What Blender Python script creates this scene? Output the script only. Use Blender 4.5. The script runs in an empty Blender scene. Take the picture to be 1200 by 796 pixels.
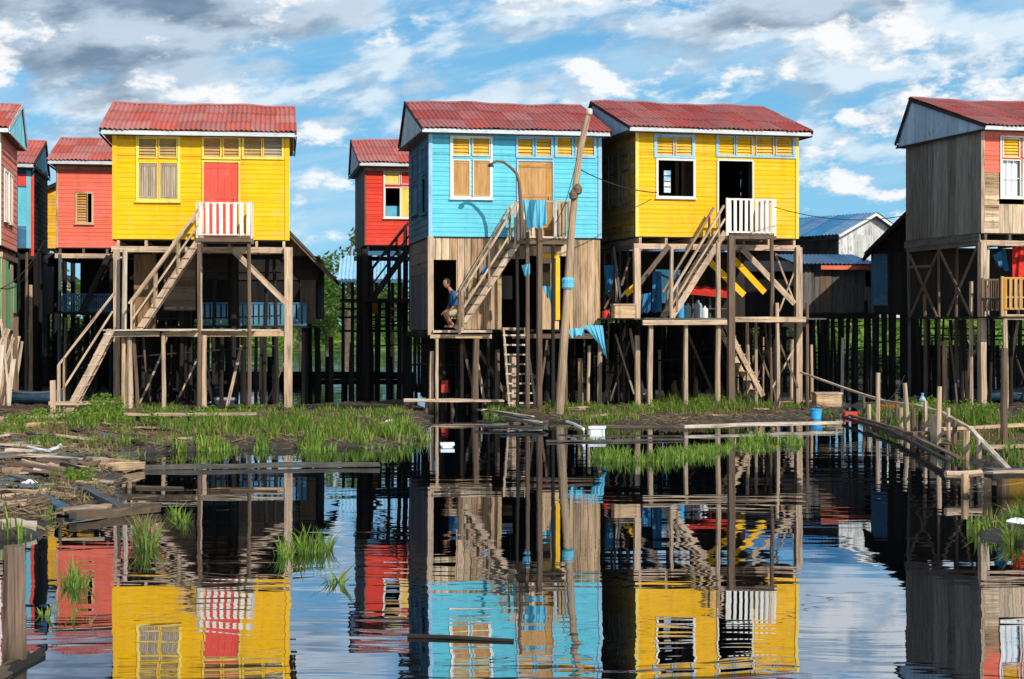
import bpy, math, random
import numpy as np
from mathutils import Vector, Matrix, noise
R = math.radians
random.seed(7)
rs = np.random.RandomState(7)
sc = bpy.context.scene
C = sc.collection
F = 1935.0; CZ = 2.2; HY = 387.0            # focal length (photo px), eye height, horizon row


def Wp(px, py, D):                            # photo pixel at distance D -> world point
    return Vector(((px - 600) / F * D, D, CZ + (HY - py) / F * D))


def G(px, py, z=0.0):                         # photo pixel lying on the level z
    D = (CZ - z) * F / (py - HY)
    return Vector(((px - 600) / F * D, D, z))


def link(o):
    C.objects.link(o)
    return o


def tag(o, label=None, cat=None, group=None, kind=None):
    if label: o['label'] = label
    if cat: o['category'] = cat
    if group: o['group'] = group
    if kind: o['kind'] = kind
    return o


def empty(name, loc, rz=0.0):
    o = bpy.data.objects.new(name, None)
    o.empty_display_size = .2
    o.location = loc
    o.rotation_euler = (0, 0, rz)
    return link(o)


# ------------------------------------------------------------------ mesh builder
class MB:
    def __init__(s):
        s.v = []; s.f = []; s.g = []; s.smooth = False

    def _add(s, vs, fs, gs):
        b = len(s.v)
        s.v += [tuple(v) for v in vs]; s.g += gs
        s.f += [tuple(i + b for i in f) for f in fs]

    def beam(s, p0, p1, w, t, up=None, jit=0.0, seg=1, bow=0.0, w1=None):
        p0 = Vector(p0); p1 = Vector(p1); a = p1 - p0; L = a.length
        if L < 1e-5: return
        a /= L
        if up is None: up = Vector((0, 0, 1)) if abs(a.z) < .9 else Vector((0, 1, 0))
        sd = a.cross(Vector(up))
        if sd.length < 1e-4: sd = a.cross(Vector((1, 0, 0)))
        sd.normalize(); n = sd.cross(a); n.normalize()
        ro = random.uniform(0, 50), random.uniform(0, 50), random.uniform(0, 50)
        e = random.uniform(-.0012, .0012)
        w1 = w if w1 is None else w1
        vs = []; gs = []
        bd = (sd * random.uniform(-1, 1) + n * random.uniform(-1, 1)) * bow
        for k in range(seg + 1):
            q = k / seg
            ww = (w + (w1 - w) * q) / 2 + e; tt = t / 2 + e
            c = p0.lerp(p1, q) + bd * math.sin(q * math.pi)
            for (i, j) in ((-1, -1), (1, -1), (1, 1), (-1, 1)):
                jj = Vector((random.uniform(-jit, jit), random.uniform(-jit, jit), random.uniform(-jit, jit))) if jit else Vector((0, 0, 0))
                vs.append(c + sd * (i * ww) + n * (j * tt) + jj)
                gs.append((q * L + ro[0], i * ww + ro[1], j * tt + ro[2]))
        fs = [(0, 1, 2, 3)]
        for k in range(seg):
            o = 4 * k
            for i in range(4):
                fs.append((o + i, o + 4 + i, o + 4 + (i + 1) % 4, o + (i + 1) % 4))
        o = 4 * seg
        fs.append((o + 3, o + 2, o + 1, o))
        s._add(vs, fs, gs)

    def pole(s, p0, p1, r0, r1=None, n=7, seg=3, bend=0.0, caps=True):
        p0 = Vector(p0); p1 = Vector(p1); r1 = r0 if r1 is None else r1
        a = p1 - p0; L = a.length
        if L < 1e-5: return
        a /= L
        x = a.orthogonal().normalized(); y = a.cross(x)
        ro = random.uniform(0, 50), random.uniform(0, 50), random.uniform(0, 50)
        vs = []; gs = []
        b1 = (x * random.uniform(-1, 1) + y * random.uniform(-1, 1)) * bend
        ph = random.uniform(0, 6)
        for k in range(seg + 1):
            q = k / seg
            c = p0.lerp(p1, q) + b1 * math.sin(q * math.pi * 1.3)
            r = r0 + (r1 - r0) * q
            for i in range(n):
                an = 2 * math.pi * i / n + ph
                rr = r * (1 + (random.uniform(-.09, .09) if bend else 0))
                vs.append(c + x * (math.cos(an) * rr) + y * (math.sin(an) * rr))
                gs.append((q * L + ro[0], math.cos(an) * r * 1.5 + ro[1], math.sin(an) * r * 1.5 + ro[2]))
        fs = []
        for k in range(seg):
            for i in range(n):
                a0 = k * n + i; a1 = k * n + (i + 1) % n
                fs.append((a0, a1, a1 + n, a0 + n))
        if caps:
            fs.append(tuple(reversed(range(n))))
            fs.append(tuple(seg * n + i for i in range(n)))
        s._add(vs, fs, gs)

    def path(s, pts, r, n=6, r1=None):
        pts = [Vector(p) for p in pts]
        m = len(pts); vs = []; gs = []; acc = 0
        r1 = r if r1 is None else r1
        ref = Vector((.13, .2, .97))
        for k, p in enumerate(pts):
            a = (pts[min(k + 1, m - 1)] - pts[max(k - 1, 0)]).normalized()
            x = a.cross(ref)
            if x.length < .1: x = a.cross(Vector((1, 0, 0)))
            x.normalize(); y = a.cross(x)
            rr = r + (r1 - r) * k / (m - 1)
            if k: acc += (p - pts[k - 1]).length
            for i in range(n):
                an = 2 * math.pi * i / n
                vs.append(p + x * math.cos(an) * rr + y * math.sin(an) * rr)
                gs.append((acc, math.cos(an) * rr, math.sin(an) * rr))
        fs = [(k * n + i, k * n + (i + 1) % n, (k + 1) * n + (i + 1) % n, (k + 1) * n + i) for k in range(m - 1) for i in range(n)]
        fs.append(tuple(reversed(range(n)))); fs.append(tuple((m - 1) * n + i for i in range(n)))
        s._add(vs, fs, gs)

    def prism(s, pts, nv, gx=None):            # flat polygon pts pushed along nv
        pts = [Vector(p) for p in pts]; nv = Vector(nv)
        m = len(pts)
        ro = [random.uniform(0, 50) for _ in range(3)]
        gx = Vector(gx) if gx is not None else (pts[1] - pts[0])
        gx = gx.normalized(); gz = nv.normalized(); gy = gz.cross(gx)
        vs = pts + [p + nv for p in pts]
        gs = [(p.dot(gx) + ro[0], p.dot(gy) + ro[1], p.dot(gz) + ro[2]) for p in vs]
        fs = [tuple(reversed(range(m))), tuple(range(m, 2 * m))]
        fs += [(i, (i + 1) % m, m + (i + 1) % m, m + i) for i in range(m)]
        s._add(vs, fs, gs)

    def grid(s, fn, nu, nv, gsc=1.0):           # open sheet fn(u,v) -> point
        ro = [random.uniform(0, 50) for _ in range(3)]
        vs = []; gs = []
        for j in range(nv + 1):
            for i in range(nu + 1):
                p = Vector(fn(i / nu, j / nv)); vs.append(p)
                gs.append((p.x * gsc + ro[0], p.y * gsc + ro[1], p.z * gsc + ro[2]))
        fs = [(j * (nu + 1) + i, j * (nu + 1) + i + 1, (j + 1) * (nu + 1) + i + 1, (j + 1) * (nu + 1) + i) for j in range(nv) for i in range(nu)]
        s._add(vs, fs, gs)

    def lathe(s, c, prof, n=14):                # prof: list of (r, z)
        c = Vector(c); vs = []; gs = []
        for (r, z) in prof:
            for i in range(n):
                an = 2 * math.pi * i / n
                vs.append(c + Vector((math.cos(an) * r, math.sin(an) * r, z)))
                gs.append((z, an * .1, r))
        m = len(prof)
        fs = [(k * n + i, k * n + (i + 1) % n, (k + 1) * n + (i + 1) % n, (k + 1) * n + i) for k in range(m - 1) for i in range(n)]
        fs.append(tuple(reversed(range(n)))); fs.append(tuple((m - 1) * n + i for i in range(n)))
        s._add(vs, fs, gs)

    def build(s, name, mat, parent=None, smooth=False, loc=None, rz=0.0):
        me = bpy.data.meshes.new(name)
        me.from_pydata(s.v, [], s.f)
        at = me.attributes.new('g', 'FLOAT_VECTOR', 'POINT')
        at.data.foreach_set('vector', [c for g in s.g for c in g])
        me.materials.append(mat)
        if smooth:
            me.polygons.foreach_set('use_smooth', [True] * len(me.polygons))
        me.update()
        o = bpy.data.objects.new(name, me)
        if loc is not None: o.location = loc; o.rotation_euler = (0, 0, rz)
        if parent is not None: o.parent = parent
        return link(o)


# ------------------------------------------------------------------ node helpers
class NT:
    def __init__(s, tree):
        s.t = tree; tree.nodes.clear()

    def n(s, typ, **kw):
        nd = s.t.nodes.new(typ)
        for k, v in kw.items():
            if k == 'ins':
                for a, b in v.items(): s.set(nd, a, b)
            else: setattr(nd, k, v)
        return nd

    def set(s, nd, key, val):
        inp = nd.inputs[key]
        if isinstance(val, bpy.types.NodeSocket): s.t.links.new(val, inp)
        else: inp.default_value = val

    def math(s, op, a, b=0.0, c=0.0, clamp=False):
        nd = s.n('ShaderNodeMath', operation=op, use_clamp=clamp)
        s.set(nd, 0, a); s.set(nd, 1, b); s.set(nd, 2, c)
        return nd.outputs[0]

    def mix(s, f, a, b, mode='MIX'):
        nd = s.n('ShaderNodeMix', data_type='RGBA', blend_type=mode)
        s.set(nd, 0, f)
        for i, x in ((6, a), (7, b)):
            if isinstance(x, tuple) and len(x) == 3: x = (*x, 1)
            s.set(nd, i, x)
        return nd.outputs[2]

    def ramp(s, f, stops):
        nd = s.n('ShaderNodeValToRGB')
        s.set(nd, 0, f)
        el = nd.color_ramp.elements
        while len(el) < len(stops): el.new(.5)
        for e, (p, c) in zip(el, stops):
            e.position = p
            if isinstance(c, (int, float)): c = (c, c, c)
            e.color = (*c, 1)
        return nd.outputs[0]

    def noise(s, vec, scale, detail=4, rough=.5, dist=0.0, off=None):
        if off is not None:
            a = s.n('ShaderNodeVectorMath', operation='ADD'); s.set(a, 0, vec); a.inputs[1].default_value = off
            vec = a.outputs[0]
        if isinstance(scale, tuple):
            m = s.n('ShaderNodeVectorMath', operation='MULTIPLY'); s.set(m, 0, vec); m.inputs[1].default_value = scale
            vec = m.outputs[0]; scale = 1.0
        nd = s.n('ShaderNodeTexNoise')
        s.set(nd, 'Vector', vec); s.set(nd, 'Scale', scale); s.set(nd, 'Detail', detail); s.set(nd, 'Roughness', rough); s.set(nd, 'Distortion', dist)
        return nd.outputs[0]

    def mr(s, v, a, b, c=0.0, d=1.0, smooth=False):
        nd = s.n('ShaderNodeMapRange', interpolation_type='SMOOTHSTEP' if smooth else 'LINEAR')
        s.set(nd, 0, v); s.set(nd, 1, a); s.set(nd, 2, b); s.set(nd, 3, c); s.set(nd, 4, d)
        return nd.outputs[0]


def mat(name):
    m = bpy.data.materials.new(name); m.use_nodes = True
    t = NT(m.node_tree)
    out = t.n('ShaderNodeOutputMaterial')
    return m, t, out


def wood(name, dark, light, paint=None, peel=.12, rough=.85, var=.22, stain=.45, grain=1.0, bump=.35, ds=None):
    """boards: grain follows the 'g' attribute of each board, tint differs per board"""
    m, t, out = mat(name)
    g = t.n('ShaderNodeAttribute', attribute_name='g').outputs['Vector']
    oc = t.n('ShaderNodeTexCoord').outputs['Object']
    isl = t.n('ShaderNodeNewGeometry').outputs['Random Per Island']
    n1 = t.noise(g, (1.6, 38 * grain, 38 * grain), 5, .62, .3)
    n2 = t.noise(g, (.8, 9, 9), 4, .6, .4, off=(3, 7, 1))
    big = t.noise(oc, 1.1, 5, .62)
    f = t.math('ADD', t.math('MULTIPLY', n1, .6), t.math('MULTIPLY', n2, .4))
    col = t.ramp(f, [(.36, dark), (.47, tuple(d * .35 + l * .55 for d, l in zip(dark, light))), (.62, light)])
    # grey weathering drifting over the boards
    gl = sum(light) / 3
    col = t.mix(t.mr(t.math('ADD', isl, big), .75, 1.35, 0, .22), col, (gl * .98, gl * .9, gl * .8))
    if paint is not None:
        pv = t.mix(t.mr(n2, .3, .7), tuple(c * .86 for c in paint), tuple(min(1, c * 1.08) for c in paint))
        pv = t.mix(t.mr(big, .35, .68, 0, .22), pv, tuple(.82 * c + .06 * sum(paint) / 3 for c in paint))
        pl = t.math('ADD', t.math('MULTIPLY', n1, .55), t.math('MULTIPLY', t.noise(oc, 3.1, 6, .7, off=(9, 2, 4)), .45))
        pm = t.mr(pl, .30 + peel * .55, .345 + peel * .55)
        col = t.mix(pm, col, pv)
    # per board value shift and hue drift
    v = t.mr(isl, 0, 1, 1 - var, 1 + var * .75)
    hs = t.n('ShaderNodeHueSaturation'); t.set(hs, 'Color', col); t.set(hs, 'Value', v)
    t.set(hs, 'Hue', t.mr(t.math('FRACT', t.math('MULTIPLY', isl, 7.31)), 0, 1, .5 - var * .025, .5 + var * .025))
    t.set(hs, 'Saturation', t.mr(t.math('FRACT', t.math('MULTIPLY', isl, 3.7)), 0, 1, 1 - var * .5, 1 + var * .2))
    col = hs.outputs[0]
    # dirt and run marks
    st = t.noise(oc, (5, 5, .7), 5, .65, off=(1, 5, 2))
    col = t.mix(t.mr(st, .52, .78, 0, stain), col, tuple(c * .6 for c in dark) if paint is not None else tuple(c * .28 for c in dark), 'MIX')
    if paint is not None:
        sm = t.noise(oc, (2.2, 2.2, .35), 6, .7, off=(6, 1, 9))
        col = t.mix(t.mr(sm, .50, .72, 0, .42), col, tuple(c * .42 + .03 for c in paint))
        col = t.mix(t.mr(t.noise(oc, (1.5, 1.5, 2.5), 7, .72, off=(2, 8, 3)), .54, .66, 0, .40), col, tuple(min(1, c * .7 + .16) for c in paint))
    wet = t.n('ShaderNodeSeparateXYZ'); gp = t.n('ShaderNodeNewGeometry').outputs['Position']; t.set(wet, 0, gp)
    low = t.mr(t.math('ADD', wet.outputs[2], t.math('MULTIPLY', t.noise(gp, 4, 3), .35)), .14, .42, .7, 0)
    col = t.mix(low, col, (.024, .021, .012))
    b = t.n('ShaderNodeBsdfPrincipled')
    t.set(b, 'Base Color', col); t.set(b, 'Roughness', t.mr(n1, .2, .8, rough - .12, min(1, rough + .1)))
    b.inputs['Specular IOR Level'].default_value = .25
    bp = t.n('ShaderNodeBump'); t.set(bp, 'Height', n1); bp.inputs['Strength'].default_value = bump; bp.inputs['Distance'].default_value = .012
    t.set(b, 'Normal', bp.outputs[0])
    t.set(out, 0, b.outputs[0])
    return m


def metal_roof(name, c, c2, rust=(.13, .035, .022), amt=.38):
    m, t, out = mat(name)
    oc = t.n('ShaderNodeTexCoord').outputs['Object']
    isl = t.n('ShaderNodeNewGeometry').outputs['Random Per Island']
    n = t.noise(oc, (2, 2, 2), 6, .65)
    st = t.noise(oc, (7, .8, 1.5), 7, .72, off=(4, 4, 4))
    col = t.mix(t.mr(n, .35, .65), c, c2)
    col = t.mix(t.mr(st, .46, .66, 0, amt), col, rust)
    fine = t.noise(oc, 22, 3, .6)
    col = t.mix(t.mr(fine, .55, .75, 0, .35), col, tuple(min(1, x * 1.5 + .04) for x in c))
    hs = t.n('ShaderNodeHueSaturation'); t.set(hs, 'Color', col); t.set(hs, 'Value', t.mr(isl, 0, 1, .84, 1.12)); t.set(hs, 'Saturation', t.mr(t.math('FRACT', t.math('MULTIPLY', isl, 5.3)), 0, 1, .8, 1.05))
    b = t.n('ShaderNodeBsdfPrincipled'); t.set(b, 'Base Color', hs.outputs[0]); t.set(b, 'Roughness', t.mr(n, .3, .7, .5, .75))
    b.inputs['Specular IOR Level'].default_value = .35
    t.set(out, 0, b.outputs[0])
    return m


def simple(name, c, rough=.7, var=.15, metal=0.0, spec=.3, bump=0.0, scale=6.0, transl=0.0):
    m, t, out = mat(name)
    oc = t.n('ShaderNodeTexCoord').outputs['Object']
    isl = t.n('ShaderNodeNewGeometry').outputs['Random Per Island']
    n = t.noise(oc, scale, 5, .6)
    col = t.mix(t.mr(n, .3, .72), tuple(x * (1 - var) for x in c), tuple(min(1, x * (1 + var)) for x in c))
    hs = t.n('ShaderNodeHueSaturation'); t.set(hs, 'Color', col); t.set(hs, 'Value', t.mr(isl, 0, 1, 1 - var, 1 + var))
    b = t.n('ShaderNodeBsdfPrincipled'); t.set(b, 'Base Color', hs.outputs[0]); b.inputs['Roughness'].default_value = rough
    b.inputs['Metallic'].default_value = metal; b.inputs['Specular IOR Level'].default_value = spec
    if bump:
        bp = t.n('ShaderNodeBump'); t.set(bp, 'Height', n); bp.inputs['Strength'].default_value = bump; bp.inputs['Distance'].default_value = .02
        t.set(b, 'Normal', bp.outputs[0])
    sh = b.outputs[0]
    if transl:
        tr = t.n('ShaderNodeBsdfTranslucent'); t.set(tr, 0, hs.outputs[0])
        mx = t.n('ShaderNodeMixShader'); mx.inputs[0].default_value = transl
        t.set(mx, 1, sh); t.set(mx, 2, tr.outputs[0]); sh = mx.outputs[0]
    t.set(out, 0, sh)
    return m


def leafy(name, a, b_, c, tr=.35):
    m, t, out = mat(name)
    isl = t.n('ShaderNodeNewGeometry').outputs['Random Per Island']
    ob = t.n('ShaderNodeObjectInfo').outputs['Random']
    oc = t.n('ShaderNodeTexCoord').outputs['Object']
    f = t.math('ADD', t.math('MULTIPLY', isl, .45), t.math('MULTIPLY', t.noise(oc, 2.6, 4, .7), .65))
    col = t.ramp(f, [(.15, a), (.5, b_), (.85, c)])
    hs = t.n('ShaderNodeHueSaturation'); t.set(hs, 'Color', col); t.set(hs, 'Value', t.mr(ob, 0, 1, .85, 1.12))
    col = hs.outputs[0]
    d = t.n('ShaderNodeBsdfPrincipled'); t.set(d, 'Base Color', col); d.inputs['Roughness'].default_value = .6
    d.inputs['Specular IOR Level'].default_value = .2
    tl = t.n('ShaderNodeBsdfTranslucent'); t.set(tl, 0, t.mix(.5, col, (.25, .4, .03)))
    mx = t.n('ShaderNodeMixShader'); mx.inputs[0].default_value = tr
    t.set(mx, 1, d.outputs[0]); t.set(mx, 2, tl.outputs[0])
    t.set(out, 0, mx.outputs[0])
    return m


M = {}
M['tan'] = wood('sun bleached timber', (.08, .046, .022), (.68, .445, .24), var=.38, stain=.6)
M['tan2'] = wood('honey timber', (.15, .075, .025), (.76, .46, .18), var=.3, stain=.5)
M['pale'] = wood('pale grey timber', (.16, .12, .08), (.78, .63, .46), var=.2, stain=.3)
M['brown'] = wood('brown weathered timber', (.05, .028, .015), (.20, .12, .065), var=.35)
M['dark'] = wood('dark timber and painted shade', (.008, .006, .005), (.030, .023, .018), var=.4, stain=.2)  # dark wood tone; also paints the shade on parts under the houses
M['black'] = wood('black timber and painted shade', (.004, .003, .003), (.014, .012, .011), var=.4, stain=.1)  # near black; on background parts it puts the shade into the wood
M['grey'] = wood('grey weathered boards', (.03, .027, .025), (.155, .142, .132), var=.32)
M['slate'] = wood('slate grey boards', (.03, .035, .045), (.11, .13, .16), var=.3)
M['yellow'] = wood('yellow painted boards', (.25, .13, .02), (.45, .28, .08), paint=(.90, .475, .001), peel=-.03, var=.025, stain=.16)
M['yellow2'] = wood('warm yellow painted boards', (.22, .11, .02), (.5, .28, .06), paint=(.88, .455, .006), peel=.0, var=.045, stain=.2)
M['amber'] = wood('amber painted boards', (.16, .08, .02), (.4, .25, .06), paint=(.78, .40, .02), peel=.05, var=.15)
M['yshade'] = wood('shade painted yellow sides', (.07, .035, .01), (.16, .09, .03), paint=(.30, .15, .015), peel=.22, var=.25)  # darker copy of the front yellow, the flank's shade mixed into its colour
M['blue'] = wood('turquoise painted boards', (.12, .2, .25), (.3, .4, .42), paint=(.125, .54, .67), peel=.02, var=.05, stain=.14)
M['bluetrim'] = wood('sky blue trim', (.12, .16, .2), (.35, .4, .42), paint=(.30, .52, .68), peel=.06, var=.1)
M['bluedk'] = wood('deep blue boards and painted shade', (.03, .06, .09), (.08, .14, .18), paint=(.028, .14, .26), peel=.06, var=.2)  # dark blue paint; also the painted shade of the turquoise flank
M['red'] = wood('red painted boards', (.15, .03, .02), (.35, .15, .1), paint=(.72, .055, .03), peel=.02, var=.05, stain=.15)
M['coral'] = wood('coral painted boards', (.3, .12, .08), (.5, .3, .2), paint=(.80, .155, .095), peel=.03, var=.06, stain=.12)
M['pink'] = wood('faded pink boards', (.3, .15, .1), (.5, .35, .3), paint=(.70, .22, .17), peel=.08, var=.12, stain=.2)
M['green'] = wood('green painted boards', (.1, .15, .08), (.25, .25, .15), paint=(.12, .40, .17), peel=.12, var=.15)
M['dooreds'] = wood('red door paint', (.3, .05, .04), (.4, .15, .1), paint=(.80, .085, .055), peel=-.05, var=.025, stain=.2)
M['white'] = wood('white painted timber', (.3, .26, .2), (.55, .5, .42), paint=(.78, .73, .65), peel=.10, var=.12, stain=.2)
M['gable'] = wood('pale blue gable boards', (.12, .16, .2), (.3, .34, .38), paint=(.36, .50, .62), peel=.14, var=.16, stain=.3)
M['gable2'] = wood('turquoise gable boards', (.12, .2, .2), (.3, .36, .36), paint=(.22, .66, .78), peel=.04, var=.12, stain=.15)
M['fascia'] = wood('fascia boards', (.2, .2, .2), (.5, .48, .45), paint=(.56, .60, .62), peel=.16, var=.15, stain=.3)
M['shutter'] = wood('bare shutter slats', (.22, .15, .09), (.52, .40, .27), var=.15)
M['panel'] = wood('varnished panel', (.34, .15, .03), (.62, .31, .07), var=.12)
M['yframe'] = wood('yellow window frames', (.3, .17, .03), (.5, .3, .08), paint=(.88, .62, .10), peel=.05, var=.12)
M['roof'] = metal_roof('red corrugated roofing', (.42, .065, .038), (.47, .09, .058))
M['roof2'] = metal_roof('dark red corrugated roofing', (.30, .040, .032), (.40, .07, .055))
M['roofblue'] = metal_roof('blue corrugated roofing', (.018, .11, .26), (.035, .18, .36), (.02, .05, .09))
M['rooflt'] = metal_roof('light blue roofing', (.16, .42, .62), (.22, .52, .72), (.1, .2, .28), .3)
M['roofblk'] = metal_roof('black roofing', (.012, .012, .014), (.02, .02, .024), (.01, .01, .01))
M['cloth'] = simple('light blue cloth', (.16, .55, .74), .9, .14, transl=.25, scale=5)
M['clothdk'] = simple('dark blue cloth', (.02, .08, .17), .9, .3)
M['redcloth'] = simple('red cloth', (.72, .045, .03), .9, .2, transl=.2)
M['bluepl'] = simple('blue plastic', (.03, .33, .62), .4, .1, spec=.5)
M['whitepl'] = simple('white plastic', (.72, .76, .78), .45, .06, spec=.5)
M['redpl'] = simple('red plastic', (.62, .045, .025), .45, .12, spec=.5)
M['metal'] = simple('grey metal', (.25, .26, .27), .5, .2, metal=.6)
M['wire'] = simple('black cable', (.02, .02, .022), .6, .1)
M['boat'] = simple('dark blue boat paint', (.025, .06, .10), .5, .35, bump=.3)
M['skin'] = simple('skin', (.36, .17, .09), .55, .05)
M['hair'] = simple('brown hair', (.05, .022, .012), .7, .3, bump=.5, scale=60)
M['shirt'] = simple('blue shirt fabric', (.03, .10, .23), .9, .15, bump=.2)
M['shorts'] = simple('beige shorts fabric', (.42, .32, .20), .9, .12, bump=.2)
M['inner'] = simple('unlit interior boards', (.030, .021, .015), .95, .3)  # near-black colour carries the darkness inside the rooms
M['grass'] = leafy('bank grass', (.030, .07, .008), (.105, .20, .025), (.32, .36, .08))
M['straw'] = leafy('dry reeds', (.12, .07, .03), (.24, .16, .08), (.38, .28, .15))
M['leaf'] = leafy('tree leaves', (.02, .05, .01), (.055, .12, .02), (.13, .22, .04))
M['bark'] = simple('bark', (.10, .07, .05), .95, .4, bump=.6)
M['bluetrim2'] = wood('blue picket paint', (.03, .08, .12), (.1, .18, .22), paint=(.05, .22, .38), peel=.05, var=.18)
M['orangeb'] = wood('orange painted beam', (.2, .06, .02), (.4, .15, .05), paint=(.75, .13, .03), peel=.02)
M['tanp'] = wood('round pole timber', (.12, .07, .035), (.48, .32, .18), var=.1, stain=.4)
M['clothb'] = simple('blue garment cloth', (.05, .22, .42), .9, .25, transl=.15, scale=5)
M['greycan'] = simple('dull grey plastic', (.28, .32, .35), .5, .2)
M['jug'] = simple('pale blue plastic', (.30, .50, .62), .35, .1, spec=.5)
M['boatblk'] = simple('black boat paint', (.012, .012, .014), .6, .35, bump=.3)
M['whitewash'] = wood('worn whitewash boards', (.14, .13, .12), (.4, .38, .35), paint=(.60, .60, .57), peel=.22, var=.25, stain=.5)
M['ply'] = wood('old plywood', (.08, .035, .012), (.30, .15, .05), var=.15)
M['weed'] = leafy('broad leaved weeds', (.04, .09, .01), (.11, .21, .02), (.26, .34, .06))
M['greywarm'] = wood('silvered flank boards', (.045, .036, .03), (.27, .235, .20), var=.34, stain=.5)
M['louvre'] = wood('tan louvre slats', (.28, .16, .04), (.58, .36, .10), var=.12)
# ------------------------------------------------------------------ camera, sun, sky
cam = bpy.data.cameras.new('camera')
co = link(bpy.data.objects.new('camera', cam))
co.location = (0, 0, CZ); co.rotation_euler = (R(90), 0, 0)
cam.lens = 36 * F / 1200; cam.sensor_width = 36
cam.shift_y = -11 / 1200
cam.clip_start = .2; cam.clip_end = 9000
sc.camera = co
AZ, EL = R(33), R(33)
sv = Vector((math.sin(AZ) * math.cos(EL), -math.cos(AZ) * math.cos(EL), math.sin(EL)))
sun = bpy.data.lights.new('sun', 'SUN'); sun.energy = 4.6; sun.angle = R(.5); sun.color = (1, .93, .82)
so = link(bpy.data.objects.new('sun', sun)); so.rotation_euler = sv.to_track_quat('Z', 'Y').to_euler(); so.location = (20, -20, 30)

w = bpy.data.worlds.new('World'); sc.world = w; w.use_nodes = True
t = NT(w.node_tree)
out = t.n('ShaderNodeOutputWorld')
sky = t.n('ShaderNodeTexSky', sky_type='NISHITA', sun_disc=False, sun_elevation=EL, sun_rotation=math.atan2(sv.x, sv.y), air_density=1.3, dust_density=.4, ozone_density=2.5)
d = t.n('ShaderNodeTexCoord').outputs['Generated']
sp = t.n('ShaderNodeSeparateXYZ'); t.set(sp, 0, d)
X, Y, Z = sp.outputs
up = t.n('ShaderNodeCombineXYZ'); t.set(up, 0, X); t.set(up, 1, Y); t.set(up, 2, t.math('ADD', t.math('ABSOLUTE', Z), .22)); t.set(sky, 'Vector', up.outputs[0])
SKYK = .105
skyc = t.mix(1, sky.outputs[0], (SKYK * .7, SKYK * 1.1, SKYK * 1.4), 'MULTIPLY')
# every layer samples the view direction; heights are stretched so the heaps look flattened
def cvec(kx, kz, shear=0.0, off=(0, 0, 0)):
    z_ = t.math('SUBTRACT', Z, t.math('MULTIPLY', X, shear)) if shear else Z
    cb = t.n('ShaderNodeCombineXYZ')
    t.set(cb, 0, t.math('MULTIPLY_ADD', X, kx, off[0])); t.set(cb, 1, t.math('MULTIPLY_ADD', Y, kx, off[1])); t.set(cb, 2, t.math('MULTIPLY_ADD', z_, kz, off[2]))
    return cb.outputs[0]
def fbm(v, det=9, rough=.55, dist=0.0):
    nd = t.n('ShaderNodeTexNoise'); t.set(nd, 'Vector', v); nd.inputs['Scale'].default_value = 1; nd.inputs['Detail'].default_value = det
    nd.inputs['Roughness'].default_value = rough; nd.inputs['Distortion'].default_value = dist
    return nd.outputs[0]
def layer(base, kx, kz, shear, off, lo, hi, bias, dark, light, alpha=.95, lx=.22, lz=.30, rough=.56, lr=.10):
    n0 = fbm(cvec(kx, kz, shear, off), 10, rough)
    n1 = fbm(cvec(kx, kz, shear, (off[0] + lx, off[1], off[2] + lz)), 6, rough)
    m_ = t.mr(t.math('ADD', n0, bias), lo, hi, 0, alpha, smooth=True)
    lt = t.mr(t.math('SUBTRACT', n0, n1), -lr, lr, 0, 1, smooth=True)
    edge = t.mr(t.math('ADD', n0, bias), lo, hi + .10, .35, 0)
    lt = t.math('ADD', lt, edge, clamp=True)
    return t.mix(m_, base, t.mix(lt, dark, light))
hzz = t.mr(Z, .0, .20, 0, 1)
c0 = t.mix(t.mr(Z, 0, .19), (.36, .76, .94), (.17, .51, .84))
c0 = t.mix(.25, c0, skyc)
# pale veil
veil = fbm(cvec(5, 30, .16, (4.3, 0, 1.1)), 7, .55, .3)
c1 = t.mix(t.mr(veil, .44, .68, 0, .50, smooth=True), c0, (.60, .79, .93))
# rolling mid layer, blue grey below and white above
c2 = layer(c1, 15, 38, .20, (1.7, 2.2, .4), .44, .61, t.mr(Z, .02, .17, -.14, .03), (.24, .44, .65), (.76, .88, .97), alpha=.92)
# grey deck upper left
c3 = layer(c2, 10.5, 30, .14, (6.1, 1.3, 8.2), .45, .60, t.math('ADD', t.mr(Z, .10, .18, -.20, .075), t.mr(X, -.30, .3, .13, -.13)), (.15, .23, .34), (.55, .67, .80), lr=.13)
# white heaps, more to the right
c4 = layer(c3, 18, 36, .02, (3.4, .7, 5.5), .50, .60, t.math('ADD', t.mr(X, -.1, .3, -.03, .022), t.math('ADD', t.mr(Z, .15, .2, 0, -.03), t.mr(Z, .02, .07, -.02, .0))), (.42, .58, .75), (.98, .99, 1.0), rough=.6)
bg = t.n('ShaderNodeBackground'); t.set(bg, 0, c4); bg.inputs[1].default_value = 1.0
# one background; strength of the physical sky is folded into SKYK above
t.set(out, 0, bg.outputs[0])

# ------------------------------------------------------------------ ground
def cpoly(pts): return np.array([tuple(G(px, py).xy) for px, py in pts])

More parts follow.
